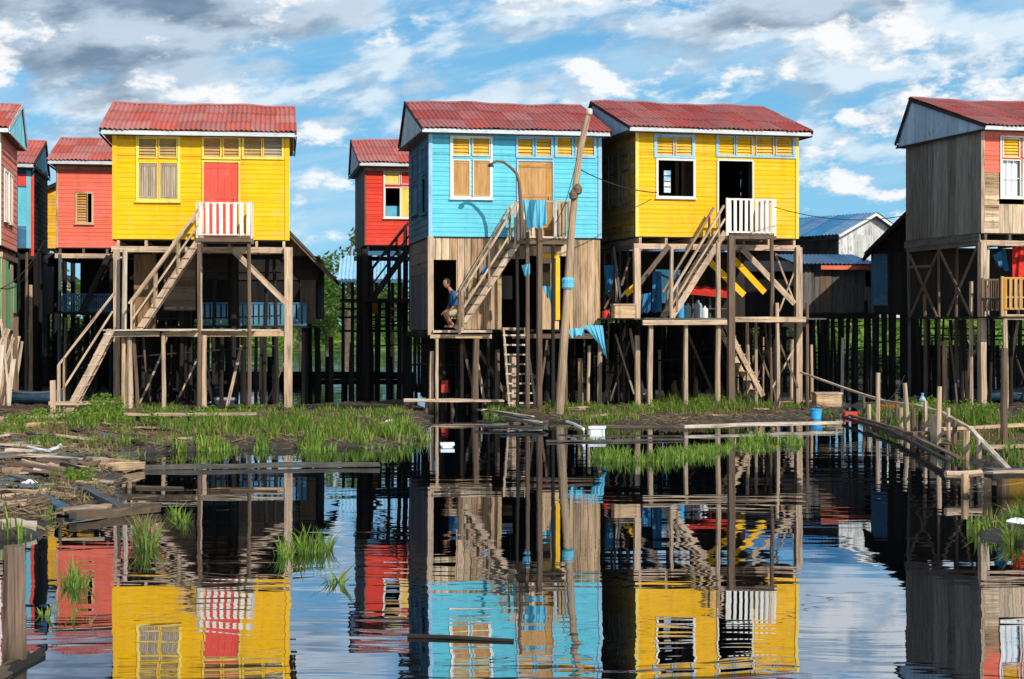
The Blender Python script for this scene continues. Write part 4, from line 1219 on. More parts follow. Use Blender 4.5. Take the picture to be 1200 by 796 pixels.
mb.beam((a_.x, -.8, a_.z), (b_.x, -.8, a_.z), .05, .05)
for i in range(26): x = a_.x + (b_.x - a_.x) * i / 25; mb.beam((x, -.8, zc), (x, -.8, a_.z), .035, .025, up=(0, 1, 0))
H.part('balcony_railing', mb, M['bluedk'])
mb = MB(); wall(mb, (0, 2.2, 0), (1, 0, 0), (0, -1, 0), .5, H.W, zc, H.U, (), .2, True); H.part('lower_wall', mb, M['black'])
for (px, yl, pt, rr, mm) in ((70, -.02, 298, .06, 'slate'), (77, -.8, 372, .06, 'brown'), (130, -.5, 298, .06, 'dark'), (92, -.8, 372, .05, 'dark'), (112, -.8, 372, .05, 'dark'), (100, 1, 372, .07, 'dark'), (85, 2, 372, .07, 'dark'), (66, 2.5, 298, .08, 'black')):
    H.post(px, yl, pt, rr, mt=mm)
H.darkposts(24, .6, H.W, .4, 4.1, zc, mt='black', braces=5)
T1 = H.L(128, 300, -1); B1 = H.L(96, 366, -1)
H.stairs((T1.x, T1.z), (B1.x, B1.z), -1.2, -.5, 8, mt='dark', tread='dark')

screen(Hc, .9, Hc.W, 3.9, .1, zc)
# ================================================================== narrow blue / red house behind, far left
H = House('stilt_house', 'narrow blue and red stilt house in dark shade behind the pink one', 'house', STG, 40, 291, 54, 10, W=3.6, right_px=True)
Hn = H
H.shell('bluedk', side='black', zt=CZ + (HY - 192) / F * 54, holes=())
mb = MB(); x = H.W
for (p0, p1, y0, y1, mm) in ((21, 31, 204, 218, 'red'), (21, 31, 220, 265, 'blue'), (21, 31, 265, 291, 'bluedk'), (36, 40, 206, 300, 'red'), (31, 36, 200, 291, 'blue')):
    r = H.rect(p0, y0, p1, y1); mb = MB(); wall(mb, (0, -.03, 0), (1, 0, 0), (0, -1, 0), r[0], r[1], r[2], r[3], (), .3, True); H.part('wall_panel', mb, M[mm])
H.underframe(joist='dark', beam='dark')
H.roof(-80, 40, 190, 164, 205, mt='roof', gable='bluedk', tr=.75)
mb = MB(); wall(mb, (H.W, 0, 0), (0, 1, 0), (1, 0, 0), 0, 4.2, .35, H.U, (), .24, True); H.part('lower_wall', mb, M['black'])
mb = MB(); wall(mb, (0, 1.5, 0), (1, 0, 0), (0, -1, 0), 1.2, H.W, 2.2, H.U, (), .24, True); H.part('lower_wall', mb, M['black'])
for (px, yl, pt, rr, mm) in ((36, -.3, 334, .065, 'tan2'), (31, -.4, 296, .05, 'brown'), (42, .1, 296, .09, 'black'), (47, .8, 296, .08, 'black'), (22, -.1, 296, .06, 'black')):
    H.post(px, yl, pt, rr, mt=mm)
for py in (381, 400, 420, 445): H.pbar(15, py, 42, py + 1, -.1, w=.09, t=.06, mt='black')
H.darkposts(16, .6, H.W + .1, .4, 4.1, 2.4, mt='black', braces=3)

for HH, zt_, y0_, y1_ in ((Hy, DK, .6, 3.2), (Hb, 2.0, .6, 3.4), (Hr, ZD, .4, 3.4), (Hg, ZG, .3, 3.4)):
    for k in range(9):
        xa = random.uniform(0, HH.W); y_ = random.uniform(y0_, y1_); mb = MB()
        mb.beam((xa, y_, random.uniform(.0, .4)), (xa + random.uniform(-1.1, 1.1), y_ + random.uniform(-.2, .2), zt_ - random.uniform(0, .5)), random.uniform(.04, .1), .035, up=(0, 1, 0), seg=3, bow=.05, jit=.006); HH.part('brace', mb, M[random.choice(['brown', 'brown', 'dark', 'tan'])])
# ================================================================== pink house at the left edge
H = House('stilt_house', 'faded pink stilt house with turquoise gable cut by the left edge', 'house', STG, 1, 287, 45, 11, W=4.6, right_px=True)
Hp = H
zt = CZ + (HY - 150) / F * 45
rh_ = [(.7, 1.5, H.F + .75, H.F + 2.1), (1.9, 2.7, H.F + .75, H.F + 2.1)]
H.shell('pink', zt=zt, right_holes=())
H.corners('white', .08)
for u0, u1, c_, d_ in rh_:
    H.window((u0, u1, c_, d_), [(u0 + .02, (u0 + u1) / 2 - .02, c_ + .02, d_ - .02, 'shutter', 'grey'), ((u0 + u1) / 2 + .02, u1 - .02, c_ + .02, d_ - .02, 'shutter', 'red')], 'white', .06, O=(H.W, 0, 0), U=(0, 1, 0), N=(1, 0, 0))
H.underframe(joist='brown')
H.roof(-240, 11, 146, 119, 172, mt='roof', gable='gable2', verge='fascia', tr=.72)
# lower storey: green and bare boards
for (y0, y1, mm, zb, zt_) in ((0, .9, 'tan2', 2.2, H.U), (.9, 1.7, 'green', 2.2, H.U), (1.7, 2.3, 'green', 1.95, H.U - .25), (2.3, 3.0, 'tan', 2.1, H.U - .1), (3.2, 3.9, 'green', 2.7, H.U - .6)):
    mb = MB(); wall(mb, (H.W + .02, 0, 0), (0, 1, 0), (1, 0, 0), y0, y1, zb, zt_, (), .3, True); H.part('lower_wall', mb, M[mm])
mb = MB(); wall(mb, (0, .02, 0), (1, 0, 0), (0, -1, 0), 0, H.W, 2.2, H.U, (), .25, True); H.part('lower_wall', mb, M['green'])
mb = MB(); mb.beam((0, 2.1, 2.17), (H.W + .05, 2.1, 2.17), 4.2, .06); H.part('floor', mb, M['dark'])
for k in range(16):
    xt = H.W + .1 + random.uniform(-.1, .25); yt = random.uniform(-.4, 3.4)
    mb = MB(); mb.beam((xt + random.uniform(-.9, .25), yt + random.uniform(-.6, .3), -.05), (xt, yt, random.uniform(1.7, 2.6)), random.uniform(.06, .16), .03, up=(0, 1, 0), seg=3, bow=.06, jit=.006); H.part('leaning_board', mb, M[random.choice(['tan', 'tan', 'pale', 'brown'])])
for (x, y, rr, mm) in ((H.W, .1, .08, 'tan'), (H.W, 1.6, .07, 'brown'), (H.W, 2.9, .08, 'tan'), (H.W, 4.1, .07, 'brown'), (3, .1, .08, 'tan'), (1.5, .1, .08, 'tan'), (0, .1, .08, 'tan')):
    mb = MB(); mb.pole((x, y, -.4), (x, y, 2.2), rr, rr * .9, bend=.03, seg=4); H.part('post', mb, M[mm])
H.darkposts(14, .3, H.W - .2, .6, 4.1, 2.2, mt='black', braces=2)

# ================================================================== red house behind, middle
H = House('stilt_house', 'red stilt house in the back row with amber window panels and an open sash', 'house', STG, 427, 287, 53.5, 9.5, W=4.4)
Hm = H
q = H.rect
ex = lambda x: 390 + x / 3.98
def qe(x0, y0, x1, y1): return q(ex(x0), ey(y0), ex(x1), ey(y1))
wl = [(*qe(244, 406, 308, 460), 'panel', 'yframe'), (*qe(320, 406, 380, 460), 'panel', 'red'), (*qe(246, 480, 312, 612), 'open', ''), (*qe(320, 478, 380, 612), 'panel', 'yframe')]
H.shell('red', side='slate', zt=H.L(440, 190, 0).z, holes=[l[:4] for l in wl], vert_side=True)
H.corners('brown', .05)
H.window(qe(242, 404, 384, 615), wl, 'white', .045)
r = qe(250, 562, 312, 612); mb = MB(); mb.beam((r[0], .15, (r[2] + r[3]) / 2), (r[1], .15, (r[2] + r[3]) / 2), .02, r[3] - r[2]); H.part('curtain', mb, M['cloth'])
mb = MB(); mb.beam((0, -.035, H.L(450, 199, 0).z), (H.W, -.035, H.L(450, 199, 0).z), .03, .1); H.part('trim_board', mb, M['tan'])
H.underframe(joist='dark', beam='bluedk')
H.roof(421, 560, 190, 165, 204, mt='roof', tr=.8)
for (px, yl, pt, rr, mm) in ((422, .1, 292, .13, 'black'), (428, .0, 292, .12, 'dark'), (433, .3, 292, .09, 'black'), (456, 1, 292, .06, 'dark'), (468, 0, 292, .07, 'black'), (475, .5, 292, .09, 'black')):
    H.post(px, yl, pt, rr, mt=mm)
zc = H.L(450, 352, 0).z
mb = MB(); mb.beam((.0, 1.2, zc), (H.W, 1.2, zc), 3.4, .1); H.part('deck', mb, M['dark'])
T1 = H.L(482, 288, -1); B1 = H.L(437, 350, -1); R0 = H.L(478, 262, -1); R1 = H.L(434, 318, -1)
H.stairs((T1.x, T1.z), (B1.x, B1.z), -1.1, -.5, 8, mt='dark', tread='dark', rail=((R0.x, R0.z), (R1.x, R1.z)), railmt='dark')
H.darkposts(20, .0, H.W, .0, 4.1, zc, mt='black', braces=5)
mb = MB(); r = q(432, 353, 446, 368, 3); mb.beam(((r[0] + r[1]) / 2, 3, r[2]), ((r[0] + r[1]) / 2, 3, r[3]), .36, .03, up=(0, 1, 0)); H.part('yellow_sheet', mb, M['amber'])
# ------------------------------------------------------------------ gable-fronted buildings further back
def roof_y(s, xo, ofr, ore, ze, xr, zr, mt, verge='dark', gable='grey', ribs=.16, gv=True, zbase=None):
    """ridge along local y at x = xr; eaves at x = -xo and W + xo"""
    W, Dp = s.W, s.D
    mb = MB()
    for (xa, xb_) in ((-xo, xr), (W + xo, xr)):
        y = -ofr
        while y < Dp + ore - .05:
            y2 = min(y + ribs * 6, Dp + ore)
            nn = max(4, int((y2 - y) / ribs * 5)); jz = random.uniform(0, .01)
            mb.grid(lambda u, v, y=y, y2=y2, xa=xa, xb_=xb_: (xa + (xb_ - xa) * v, y - .02 + (y2 - y + .04) * u, ze + (zr - ze) * v + .02 * math.cos(2 * math.pi * (y + (y2 - y) * u) / ribs) + jz), nn, 3)
            y = y2
    rf = s.part('roof', mb, M[mt])
    for yy, N in ((-ofr + .04, -1), (Dp + ore - .04, 1)):
        mb = MB()
        for xa in (-xo, W + xo): mb.beam((xa, yy, ze - .05), (xr, yy + random.uniform(0, .002), zr - .05), .04, .12, up=(0, 0, 1))
        s.part('verge_board', mb, M[verge], rf)
    sl1 = (zr - ze) / (xr + xo); sl2 = (zr - ze) / (W + xo - xr)
    top = lambda u: (ze + (u + xo) * sl1 if u < xr else ze + (W + xo - u) * sl2) - .03
    z0 = s.T if zbase is None else zbase
    for yy, N in ((-.002, -1), (Dp, 1)):
        mb = MB()
        wall(mb, (0, yy, 0), (1, 0, 0), (0, N, 0), 0, xr, z0, zr, (), .2, True, top=top)
        wall(mb, (0, yy, 0), (1, 0, 0), (0, N, 0), xr, W, z0, zr, (), .2, True, top=top)
        s.part('gable', mb, M[gable], rf)


BK = 'buildings behind the front row'
# dark weathered house with blue pickets behind the left yellow house
H = House('stilt_house', 'dark weathered gabled house with blue picket porch behind the left yellow house', 'house', BK, 178, 366, 51.5, 4, pxr=373)
q = H.rect
H.F = H.L(270, 372, 0).z
zt = H.L(270, 300, 0).z
H.shell('black', side='black', zt=zt, holes=(), vert_side=True, vert_front=True)
apx = H.L(268, 208, -.3); el = H.L(392, 328, -.9)
roof_y(H, (H.L(392, 328, 0).x - H.W), .9, .4, H.L(392, 327, 0).z, H.W / 2, H.L(268, 206, 0).z, 'roofblk', gable='brown', verge='brown')
zd_ = H.L(300, 383, -1).z
mb = MB(); mb.beam((.2, -.55, zd_), (H.W, -.55, zd_), 1.2, .06); H.part('porch', mb, M['dark'])
for k in range(20):
    x = H.L(237 + 120 * k / 19, 370, -1.1).x
    mb = MB(); mb.beam((x, -1.12, H.L(300, 381, -1.1).z), (x, -1.12, H.L(300, 357, -1.1).z), .11, .02, up=(0, 1, 0)); H.part('picket', mb, M['bluetrim2'])
mb = MB(); z1 = H.L(300, 355.5, -1.1).z
mb.beam((H.L(236, 370, -1.1).x, -1.1, z1), (H.L(358, 370, -1.1).x, -1.1, z1), .05, .05); mb.beam((H.L(236, 370, -1.1).x, -1.1, zd_ + .05), (H.L(358, 370, -1.1).x, -1.1, zd_ + .05), .05, .05); H.part('rail', mb, M['bluedk'])
mb = MB(); r = q(352, 326, 370, 380); wall(mb, (0, -.03, 0), (1, 0, 0), (0, -1, 0), r[0], r[1], r[2], r[3], (), .2, True); H.part('door', mb, M['brown'])
mb = MB(); wall(mb, (0, -.05, 0), (1, 0, 0), (0, -1, 0), 0.3, H.W, H.L(270, 328, 0).z, zt, (), .16); H.part('upper_boards', mb, M['dark'])
for px in (206, 251, 285, 308, 322, 357, 372, 196, 181, 336): H.post(px, -.9 if px % 2 else .5, 384, .1, mt='black')
H.darkposts(10, .1, 2.1, .4, 4.0, zd_, mt='black', braces=2)

# blue roofed shed in the gap
H = House('shed', 'small open shed with light blue metal roof on dark stilts in the gap', 'shed', BK, 398, 366, 64, 4, pxr=486, depth=3)
zt = H.L(430, 330, 0).z
H.F = H.L(430, 352, 0).z; H.T = zt
a = H.L(396, 327, -.3); b = H.L(488, 327, -.3); zr = H.L(430, 299, 2.4).z
mb = MB()
for i in range(5):
    x0, x1 = a.x + (b.x - a.x) * i / 5, a.x + (b.x - a.x) * (i + 1) / 5
    mb.grid(lambda u, v: (x0 + (x1 - x0) * u, -.3 + 3.2 * v, a.z + (zr - a.z) * v + .02 * math.cos(u * 2 * math.pi * 4)), 20, 2)
H.part('roof', mb, M['rooflt'])
mb = MB(); mb.beam((a.x, -.26, a.z - .08), (b.x, -.26, a.z - .08), .05, .12); H.part('beam', mb, M['bluedk'])
for px in (402, 413, 424, 441, 460, 470): H.post(px, .0 if px % 2 else 2.6, 330 if px % 2 else 300, .07, mt='black')
mb = MB(); mb.beam((0, 1.3, H.F), (H.W, 1.3, H.F), 3, .1); H.part('floor', mb, M['black'])
for py in (362, 372, 388): H.pbar(398, py, 470, py, .0, w=.08, mt='black')

# blue-roofed house with pale gable
H = House('gabled_house', 'blue metal roofed house with whitewashed gable behind the gap on the right', 'house', BK, 983, 372, 61, 38, W=3.5, depth=5.5)
H.F = H.L(990, 372, 0).z
zt = H.L(983, 274, 0).z
H.shell('whitewash', side='slate', zt=zt, vert_side=True, vert_front=True)
roof_y(H, .35, .35, .3, zt - .05, H.W / 2, H.L(1023, 250, 0).z, 'roofblue', gable='whitewash', verge='white')
H.darkposts(14, 0, H.W, 0, 5, H.F, mt='black', braces=3)
mb = MB(); wall(mb, (-.06, 0, 0), (0, 1, 0), (-1, 0, 0), 0, 5, H.F, zt - .2, (), .25, True); H.part('side_boards', mb, M['dark'])
# annexe
H = House('shed', 'long grey board shed with blue lean-to roof and orange eave beam', 'shed', BK, 934, 368, 57.5, 3, pxr=1028, depth=3)
H.F = H.L(980, 367, 0).z
zt = H.L(980, 309, 0).z
H.shell('grey', side='grey', zt=zt, vert_side=True, vert_front=True, holes=[(*H.rect(1014, 318, 1023, 336),)])
a = H.L(931, 309, -.35); b = H.L(1027, 310, -.35); zr = H.L(980, 297, 2.2).z
mb = MB()
for i in range(5):
    x0, x1 = a.x + (b.x - a.x) * i / 5, a.x + (b.x - a.x) * (i + 1) / 5
    mb.grid(lambda u, v: (x0 + (x1 - x0) * u, -.4 + 3.5 * v, a.z + (zr - a.z) * v + .02 * math.cos(u * 2 * math.pi * 4)), 20, 2)
H.part('roof', mb, M['roofblue'])
p = H.rect(962, 311, 1024, 316, -.3); mb = MB(); mb.beam((p[0], -.3, (p[2] + p[3]) / 2), (p[1], -.3, (p[2] + p[3]) / 2), .06, .15); H.part('eave_beam', mb, M['orangeb'])
mb = MB(); r = H.rect(961, 317, 974, 366); wall(mb, (0, -.025, 0), (1, 0, 0), (0, -1, 0), r[0], r[1], r[2], r[3], (), .2, True); H.part('door', mb, M['brown'])
mb = MB(); mb.beam((0, -.05, H.F - .1), (H.W, -.05, H.F - .1), .1, .16); H.part('beam', mb, M['black'])
for px in (940, 952, 964, 969, 985, 1001, 1015, 1025): H.post(px, .0, 368, .09, mt='black')
H.darkposts(18, 0, H.W, .3, 3, H.F, mt='black', braces=3)
mb = MB(); pa = H.L(1015, 352, -.6); mb.pole((pa.x, -.6, -.4), pa, .08, .06, bend=.03); H.part('post', mb, M['black'])

# black shed left of the grey flank
H = House('shed', 'black roofed shed with dark blue boards beside the grey flanked house', 'shed', BK, 1024, 366, 53, -11, pxr=1085, depth=4)
H.F = H.L(1050, 366, 0).z; zt = H.L(1030, 296, 0).z
H.shell('dark', side='bluedk', zt=zt, vert_side=True, vert_front=True)
roof_y(H, .28, .5, .3, H.L(1016, 297, 0).z, H.W * .62, H.L(1052, 249, 0).z, 'roofblk', gable='black')
r = H.rect(1024, 298, 1040, 358); mb = MB(); wall(mb, (0, -.03, 0), (1, 0, 0), (0, -1, 0), r[0], r[1], r[2], r[3], (), .2, True); H.part('wall_panel', mb, M['bluedk'])
for px in (1026, 1036, 1045, 1060, 1072): H.post(px, .1, 366, .09, mt='black')
H.darkposts(12, 0, H.W, .3, 3.8, H.F, mt='black', braces=3)

# added dark sheds that blacken and close the view under the front row
def dark_shed(px0, px1, D, pyf, pye, pyr, label, mt='black', nm='shed', side='black', roofm='roofblk', np_=26):
    H = House(nm, label, 'shed', BK, px0, pyf, D, 3, pxr=px1, depth=3.6)
    H.F = H.L(px0, pyf, 0).z; zt = H.L(px0, pye, 0).z
    H.shell(mt, side=side, zt=zt, vert_side=True, vert_front=True)
    a = H.L(px0 - 5, pye, -.3).z; mb = MB()
    zr = H.L(px0, pyr, 1.8).z
    for i in range(6):
        x0, x1 = -.2 + (H.W + .4) * i / 6, -.2 + (H.W + .4) * (i + 1) / 6
        mb.grid(lambda u, v: (x0 + (x1 - x0) * u, -.35 + 2.15 * v, a + (zr - a) * v + .02 * math.cos(u * 2 * math.pi * 5)), 20, 2)
        mb.grid(lambda u, v: (x0 + (x1 - x0) * u, 3.95 - 2.15 * v, a + (zr - a) * v + .02 * math.cos(u * 2 * math.pi * 5)), 20, 2)
    H.part('roof', mb, M[roofm])
    H.darkposts(np_, 0, H.W, .0, 3.5, H.F, mt='black', braces=6)
    for k in range(4):
        z = random.uniform(.2, H.F - .3); mb = MB(); mb.beam((0, random.uniform(0, 1), z), (H.W, random.uniform(0, 1), z), .05, .1); H.part('brace', mb, M['black'])
    return H
dark_shed(-60, 45, 60, 366, 310, 296, 'added black backdrop shed under the pink house at the far left')
dark_shed(95, 176, 58.5, 368, 308, 296, 'added black backdrop shed behind the stairs of the left yellow house')
dark_shed(512, 600, 56, 372, 312, 300, 'added black backdrop shed behind the lower storey of the turquoise house')
dark_shed(604, 722, 57.5, 370, 306, 294, 'added low black backdrop shed between turquoise and golden houses')
dark_shed(728, 850, 58.5, 371, 306, 291, 'added dark blue backdrop shed behind the cluttered deck', mt='bluedk', roofm='roofblue')
dark_shed(856, 930, 56, 371, 318, 306, 'added black backdrop shed behind the right half of the cluttered deck')
dark_shed(1085, 1260, 56.5, 367, 306, 292, 'added long black backdrop shed behind the right-hand grey flank', np_=34)

# far little houses
def far_house(px0, px1, D, pyb, pye, pyr, label, wl, rf, nm='gabled_house', yaw=4, gable=None):
    H = House(nm, label, 'house', None, px0, pyb, D, yaw, pxr=px1, depth=4)
    H.F = H.L(px0, pyb, 0).z; zt = H.L(px0, pye, 0).z
    H.shell(wl, side=wl, zt=zt)
    roof_y(H, .3, .3, .3, zt - .03, H.W / 2, H.L((px0 + px1) / 2, pyr, 0).z, rf, gable=gable or wl)
    for i in range(4):
        mb = MB(); mb.pole((H.W * (i + .5) / 4, .1, -.4), (H.W * (i + .5) / 4, .1, H.F), .1, .09); H.part('post', mb, M['black'])
    return H
far_house(50, 90, 63, 291, 226, 214, 'amber boarded house glimpsed in the gap beside the coral house', 'amber', 'roofblk')
far_house(59, 88, 105, 357, 338, 322, 'tiny pale timber house far beyond the coral house', 'pale', 'roofblk')

# walkway on piles across the gap
t_ = tag(empty('walkway', Wp(400, 387, 55).xy.to_3d()), 'dark timber walkway on piles crossing the water behind the left yellow house', 'walkway')
T = Matrix.Translation(-t_.location)
def tp(px, py, D): return Wp(px, py, D) - t_.location
for (py, D, hh) in ((441, 54.6, .14), (447, 54.4, .16), (437, 55.6, .1)):
    mb = MB(); mb.beam(tp(240, py, D), tp(485, py + 1, D), .3 if py < 440 else .08, hh, seg=5, jit=.01); mb.build('deck_beam', M['black'], t_)
for i in range(11):
    px = 244 + i * 23.5 + random.uniform(-5, 5); a = tp(px, 438 if i % 3 else 418, 55)
    mb = MB(); mb.pole((a.x, a.y, -.5), a, .09, .08, bend=.02); mb.build('post', M['black'], t_)

# ------------------------------------------------------------------ leaves
def cards(n, pos, size, mt, name, parent=None, droop=.0, up=.5):
    """n leaf-sized faces; pos(i) -> point"""
    V = []; Fc = []
    for i in range(n):
        c = Vector(pos(i)); a = rs.uniform(0, 2 * math.pi); el = rs.uniform(-1, 1) * .9
        d1 = Vector((math.cos(a) * math.cos(el), math.sin(a) * math.cos(el), math.sin(el) - droop)).normalized()
        d2 = d1.cross(Vector((rs.uniform(-1, 1), rs.uniform(-1, 1), rs.uniform(-1, 1)))).normalized()
        L = size * rs.uniform(.6, 1.4); w_ = L * .42
        b = len(V)
        V += [c - d1 * L * .5, c + d2 * w_ * .5, c + d1 * L * .5, c - d2 * w_ * .5]
        Fc.append((b, b + 1, b + 2, b + 3))
    me = bpy.data.meshes.new(name); me.from_pydata([tuple(v) for v in V], [], Fc); me.materials.append(mt); me.update()
    o = bpy.data.objects.new(name, me); o.parent = parent
    return link(o)


def tree(name, label, base, h, rad, n=2600, leaf=.22, lean=0.0, group='trees beyond the houses', mt='leaf', clumps=16, low=.3):
    root = tag(empty(name, base), label, 'tree', group)
    mb = MB(); top = Vector((lean, 0, h * .8))
    mb.path([(0, 0, -.3), (lean * .2, 0, h * .25), (lean * .6, .05, h * .5), top], h * .028, 7, h * .008)
    cl = []
    for k in range(clumps):
        an = rs.uniform(0, 6.28); rr = rad * math.sqrt(rs.uniform(0, 1)) * .85; zz_ = h * rs.uniform(low, .93)
        rr *= 1.15 - .75 * abs((zz_ / h - .58) / .5)
        c = Vector((lean * zz_ / h + math.cos(an) * rr, math.sin(an) * rr, zz_)); cl.append((c, rad * rs.uniform(.22, .42)))
        mb.path([(lean * .5 * zz_ / h, 0, max(h * .2, zz_ - rad * .5)), c * .5 + Vector((0, 0, zz_ * .45)), c], h * .008, 5, h * .002)
    mb.build('trunk', M['bark'], root)
    def pos(i):
        c, r = cl[i % len(cl)]
        v = rs.normal(size=3); v /= np.linalg.norm(v) + 1e-6
        return c + Vector(v) * r * rs.uniform(.5, 1.15) * 1.0
    cards(n, pos, leaf, M[mt], 'crown', root)
    return root
tree('tree', 'tall loose-crowned green tree rising in the gap left of the red house', Wp(404, 400, 84).xy.to_3d(), 7.9, 2.2, 3000, .24, lean=.5, clumps=15)
tree('tree', 'bushy green tree low beside the red house, left of the tall one', Wp(384, 400, 88).xy.to_3d(), 6.2, 2.0, 2600, .24)
tree('tree', 'round green tree behind the blue roofed shed', Wp(455, 400, 92).xy.to_3d(), 5.6, 2.2, 2400, .26)
tree('tree', 'green tree showing through the narrow gap left of the coral house', Wp(70, 400, 95).xy.to_3d(), 6.0, 2.0, 2400, .26)
# scattered bushy trees along the far bank
for k, (px, D, h, lb_) in enumerate(((352, 150, 6.2, 'broad tree on the far bank just right of the left yellow house'), (375, 190, 7.2, 'hazy far tree seen between the dark gabled house and the gap tree'), (425, 170, 6.0, 'far bank tree seen under the light blue shed roof'), (250, 180, 4.6, 'far bank tree seen under the picket porch'), (300, 200, 5.0, 'low tree on the far bank seen behind the picket porch'), (960, 150, 6, 'far tree behind the long grey shed'), (1085, 150, 7, 'far tree hidden behind the grey flanked house'))):
    tree('tree', lb_, Wp(px, 400, D).xy.to_3d() + Vector((0, 0, .6)), h, h * .55, 1500, .5)
# distant wood
def woodpos(i):
    px = rs.uniform(-1500, 2700); D = rs.uniform(230, 300)
    p = Wp(px, 387, D); hh = 6.2 + 2.2 * math.sin(px * .021) + 1.3 * math.sin(px * .067 + 2) + math.sin(px * .19)
    p.z = rs.uniform(.8, 1) ** 1 * 0 + 1 + hh * rs.uniform(0, 1) ** .7; return p
tag(cards(26000, woodpos, 1.5, M['leaf'], 'distant_wood'), 'distant green wood closing the horizon', 'trees', kind='stuff')
# scrub added to darken the background; near-black leaves stand in for shade
def scrub(i):
    if i % 4 == 0: px = rs.uniform(-150, 240); D = rs.uniform(61, 70)
    else: px = rs.uniform(500, 1500); D = rs.uniform(70, 84)
    p = Wp(px, 387, D); p.z = rs.uniform(0, 1.0) ** 1.2 * (1.05 if px > 935 else 2.5) / 1.75 * (1.75 + .35 * math.sin(px * .07) + .2 * math.sin(px * .31)); return p
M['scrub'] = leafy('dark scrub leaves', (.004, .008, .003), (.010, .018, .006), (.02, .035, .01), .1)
tag(cards(42000, scrub, .34, M['scrub'], 'dark_scrub'), 'added tangled scrub, coloured near black as deep shade behind the stilts', 'scrub', kind='stuff')
# green marsh grass on the rise behind
def marsh(i):
    px = rs.uniform(-300, 1600); D = rs.uniform(100, 150) if px > 640 else rs.uniform(178, 215)
    p = Wp(px, 387, D); z = tzf(p.x, p.y); p.z = z + rs.uniform(0, 1.0) * 1.3; return p
def tzf(x, y):
    edge = 175 - 77 * min(max(x / y / .10, 0), 1); k = min(max(x / y / .10, 0), 1); return -.5 + min(max((y - edge) / 30, 0), 1) * (1.9 + 1.3 * k)
M['marsh'] = leafy('marsh grass', (.06, .12, .02), (.12, .22, .03), (.2, .3, .05), .3)
tag(cards(26000, marsh, .9, M['marsh'], 'marsh_grass'), 'bright green marsh grass on the far bank', 'grass', kind='stuff')
# ------------------------------------------------------------------ grass
def gz(x, y): return tz(x, y)


def tzs(P): return terr(np.asarray(P, float))


def grass(patches, name, label, mt='grass', dens=260, wdt=.011, kind='stuff', group=None, cat='grass', origin=None, land=True, spread=.35):
    pts = []; hs = []
    for (cx, cy, rx, ry, h) in patches:
        a = G(cx - rx, cy); b = G(cx + rx, cy); c = G(cx, cy - ry); d_ = G(cx, cy + ry)
        area = math.pi / 4 * (b.x - a.x) * (c.y - d_.y)
        n = int(area * dens)
        k = 0
        while k < n:
            u, v = rs.uniform(-1, 1), rs.uniform(-1, 1)
            r2 = u * u + v * v
            if r2 > 1: k += .3; continue
            # uneven: clumps and bald spots
            wx = cx + u * rx; wy = cy + v * ry
            p = G(wx, wy, .05)
            nn_ = (noise.noise(Vector((p.x * 1.5, p.y * 1.5, 3.1))) + .6 * noise.noise(Vector((p.x * 4, p.y * 4, 9.1)))) if kind else .4
            if nn_ < .03 + r2 * .26: k += .6; continue
            pts.append((p.x, p.y)); hs.append(h * .8 * rs.uniform(.3, 1.2) * (1.1 - .45 * r2) * (.62 + .9 * min(max(nn_ + .1, 0), .7))); k += 1
    pts = np.array(pts); z = tzs(pts) if land else np.full(len(pts), -.1)
    keep = np.where(land, z > -.06, True)
    V = []; Fc = []
    o = Vector((0, 0, 0)) if origin is None else origin
    # blades grow from tufts so the edge of each patch is ragged
    for i in range(len(pts)):
        if not keep[i]: continue
        x, y = pts[i]; zz_ = max(z[i], -.1) - .02; h = hs[i] + (max(0, -z[i]) if land else .1)
        a = rs.uniform(0, 6.283); ln = rs.uniform(.05, spread) ** 1 * h * 1.4; w_ = wdt * rs.uniform(.7, 1.5)
        dx, dy = math.cos(a) * ln, math.sin(a) * ln; sx, sy = -math.sin(a + rs.uniform(-.9, .9)) * w_, math.cos(a) * w_
        if abs(sx) < w_ * .5: sx = w_ * .7
        x -= o.x; y -= o.y
        b = len(V)
        V += [(x - sx, y - sy, zz_), (x + sx, y + sy, zz_), (x + dx * .35 + sx * .8, y + dy * .35 + sy * .8, zz_ + h * .58), (x + dx * .35 - sx * .8, y + dy * .35 - sy * .8, zz_ + h * .58), (x + dx, y + dy, zz_ + h * rs.uniform(.8, 1))]
        Fc += [(b, b + 1, b + 2, b + 3), (b + 3, b + 2, b + 4)]
    me = bpy.data.meshes.new(name); me.from_pydata(V, [], Fc); me.materials.append(M[mt]); me.update()
    ob = bpy.data.objects.new(name, me); ob.location = o; link(ob)
    return tag(ob, label, cat, group, kind)


grass([(15, 507, 30, 8, .28), (60, 500, 40, 8, .3), (122, 498, 20, 9, .5), (98, 502, 26, 9, .42), (60, 527, 62, 5, .28), (150, 508, 30, 6, .25), (130, 524, 60, 5, .28), (245, 508, 62, 8, .45), (225, 524, 50, 5, .35), (335, 507, 70, 8, .45), (400, 514, 108, 9, .42), (470, 511, 40, 7, .45), (300, 525, 90, 5, .32), (190, 495, 40, 5, .4), (180, 484, 70, 5, .26), (300, 486, 80, 5, .26), (420, 488, 70, 5, .26), (350, 497, 120, 6, .3), (590, 484, 30, 4, .2), (670, 479, 40, 4, .24),
       (92, 570, 34, 5, .28), (8, 578, 14, 5, .25), (46, 582, 16, 5, .25), (18, 628, 26, 6, .32), (45, 602, 20, 5, .3), (72, 556, 20, 3, .2), (150, 540, 60, 3, .22), (5, 600, 12, 5, .3)],
      'grass', 'lush green grass along the left bank below the yellow house')
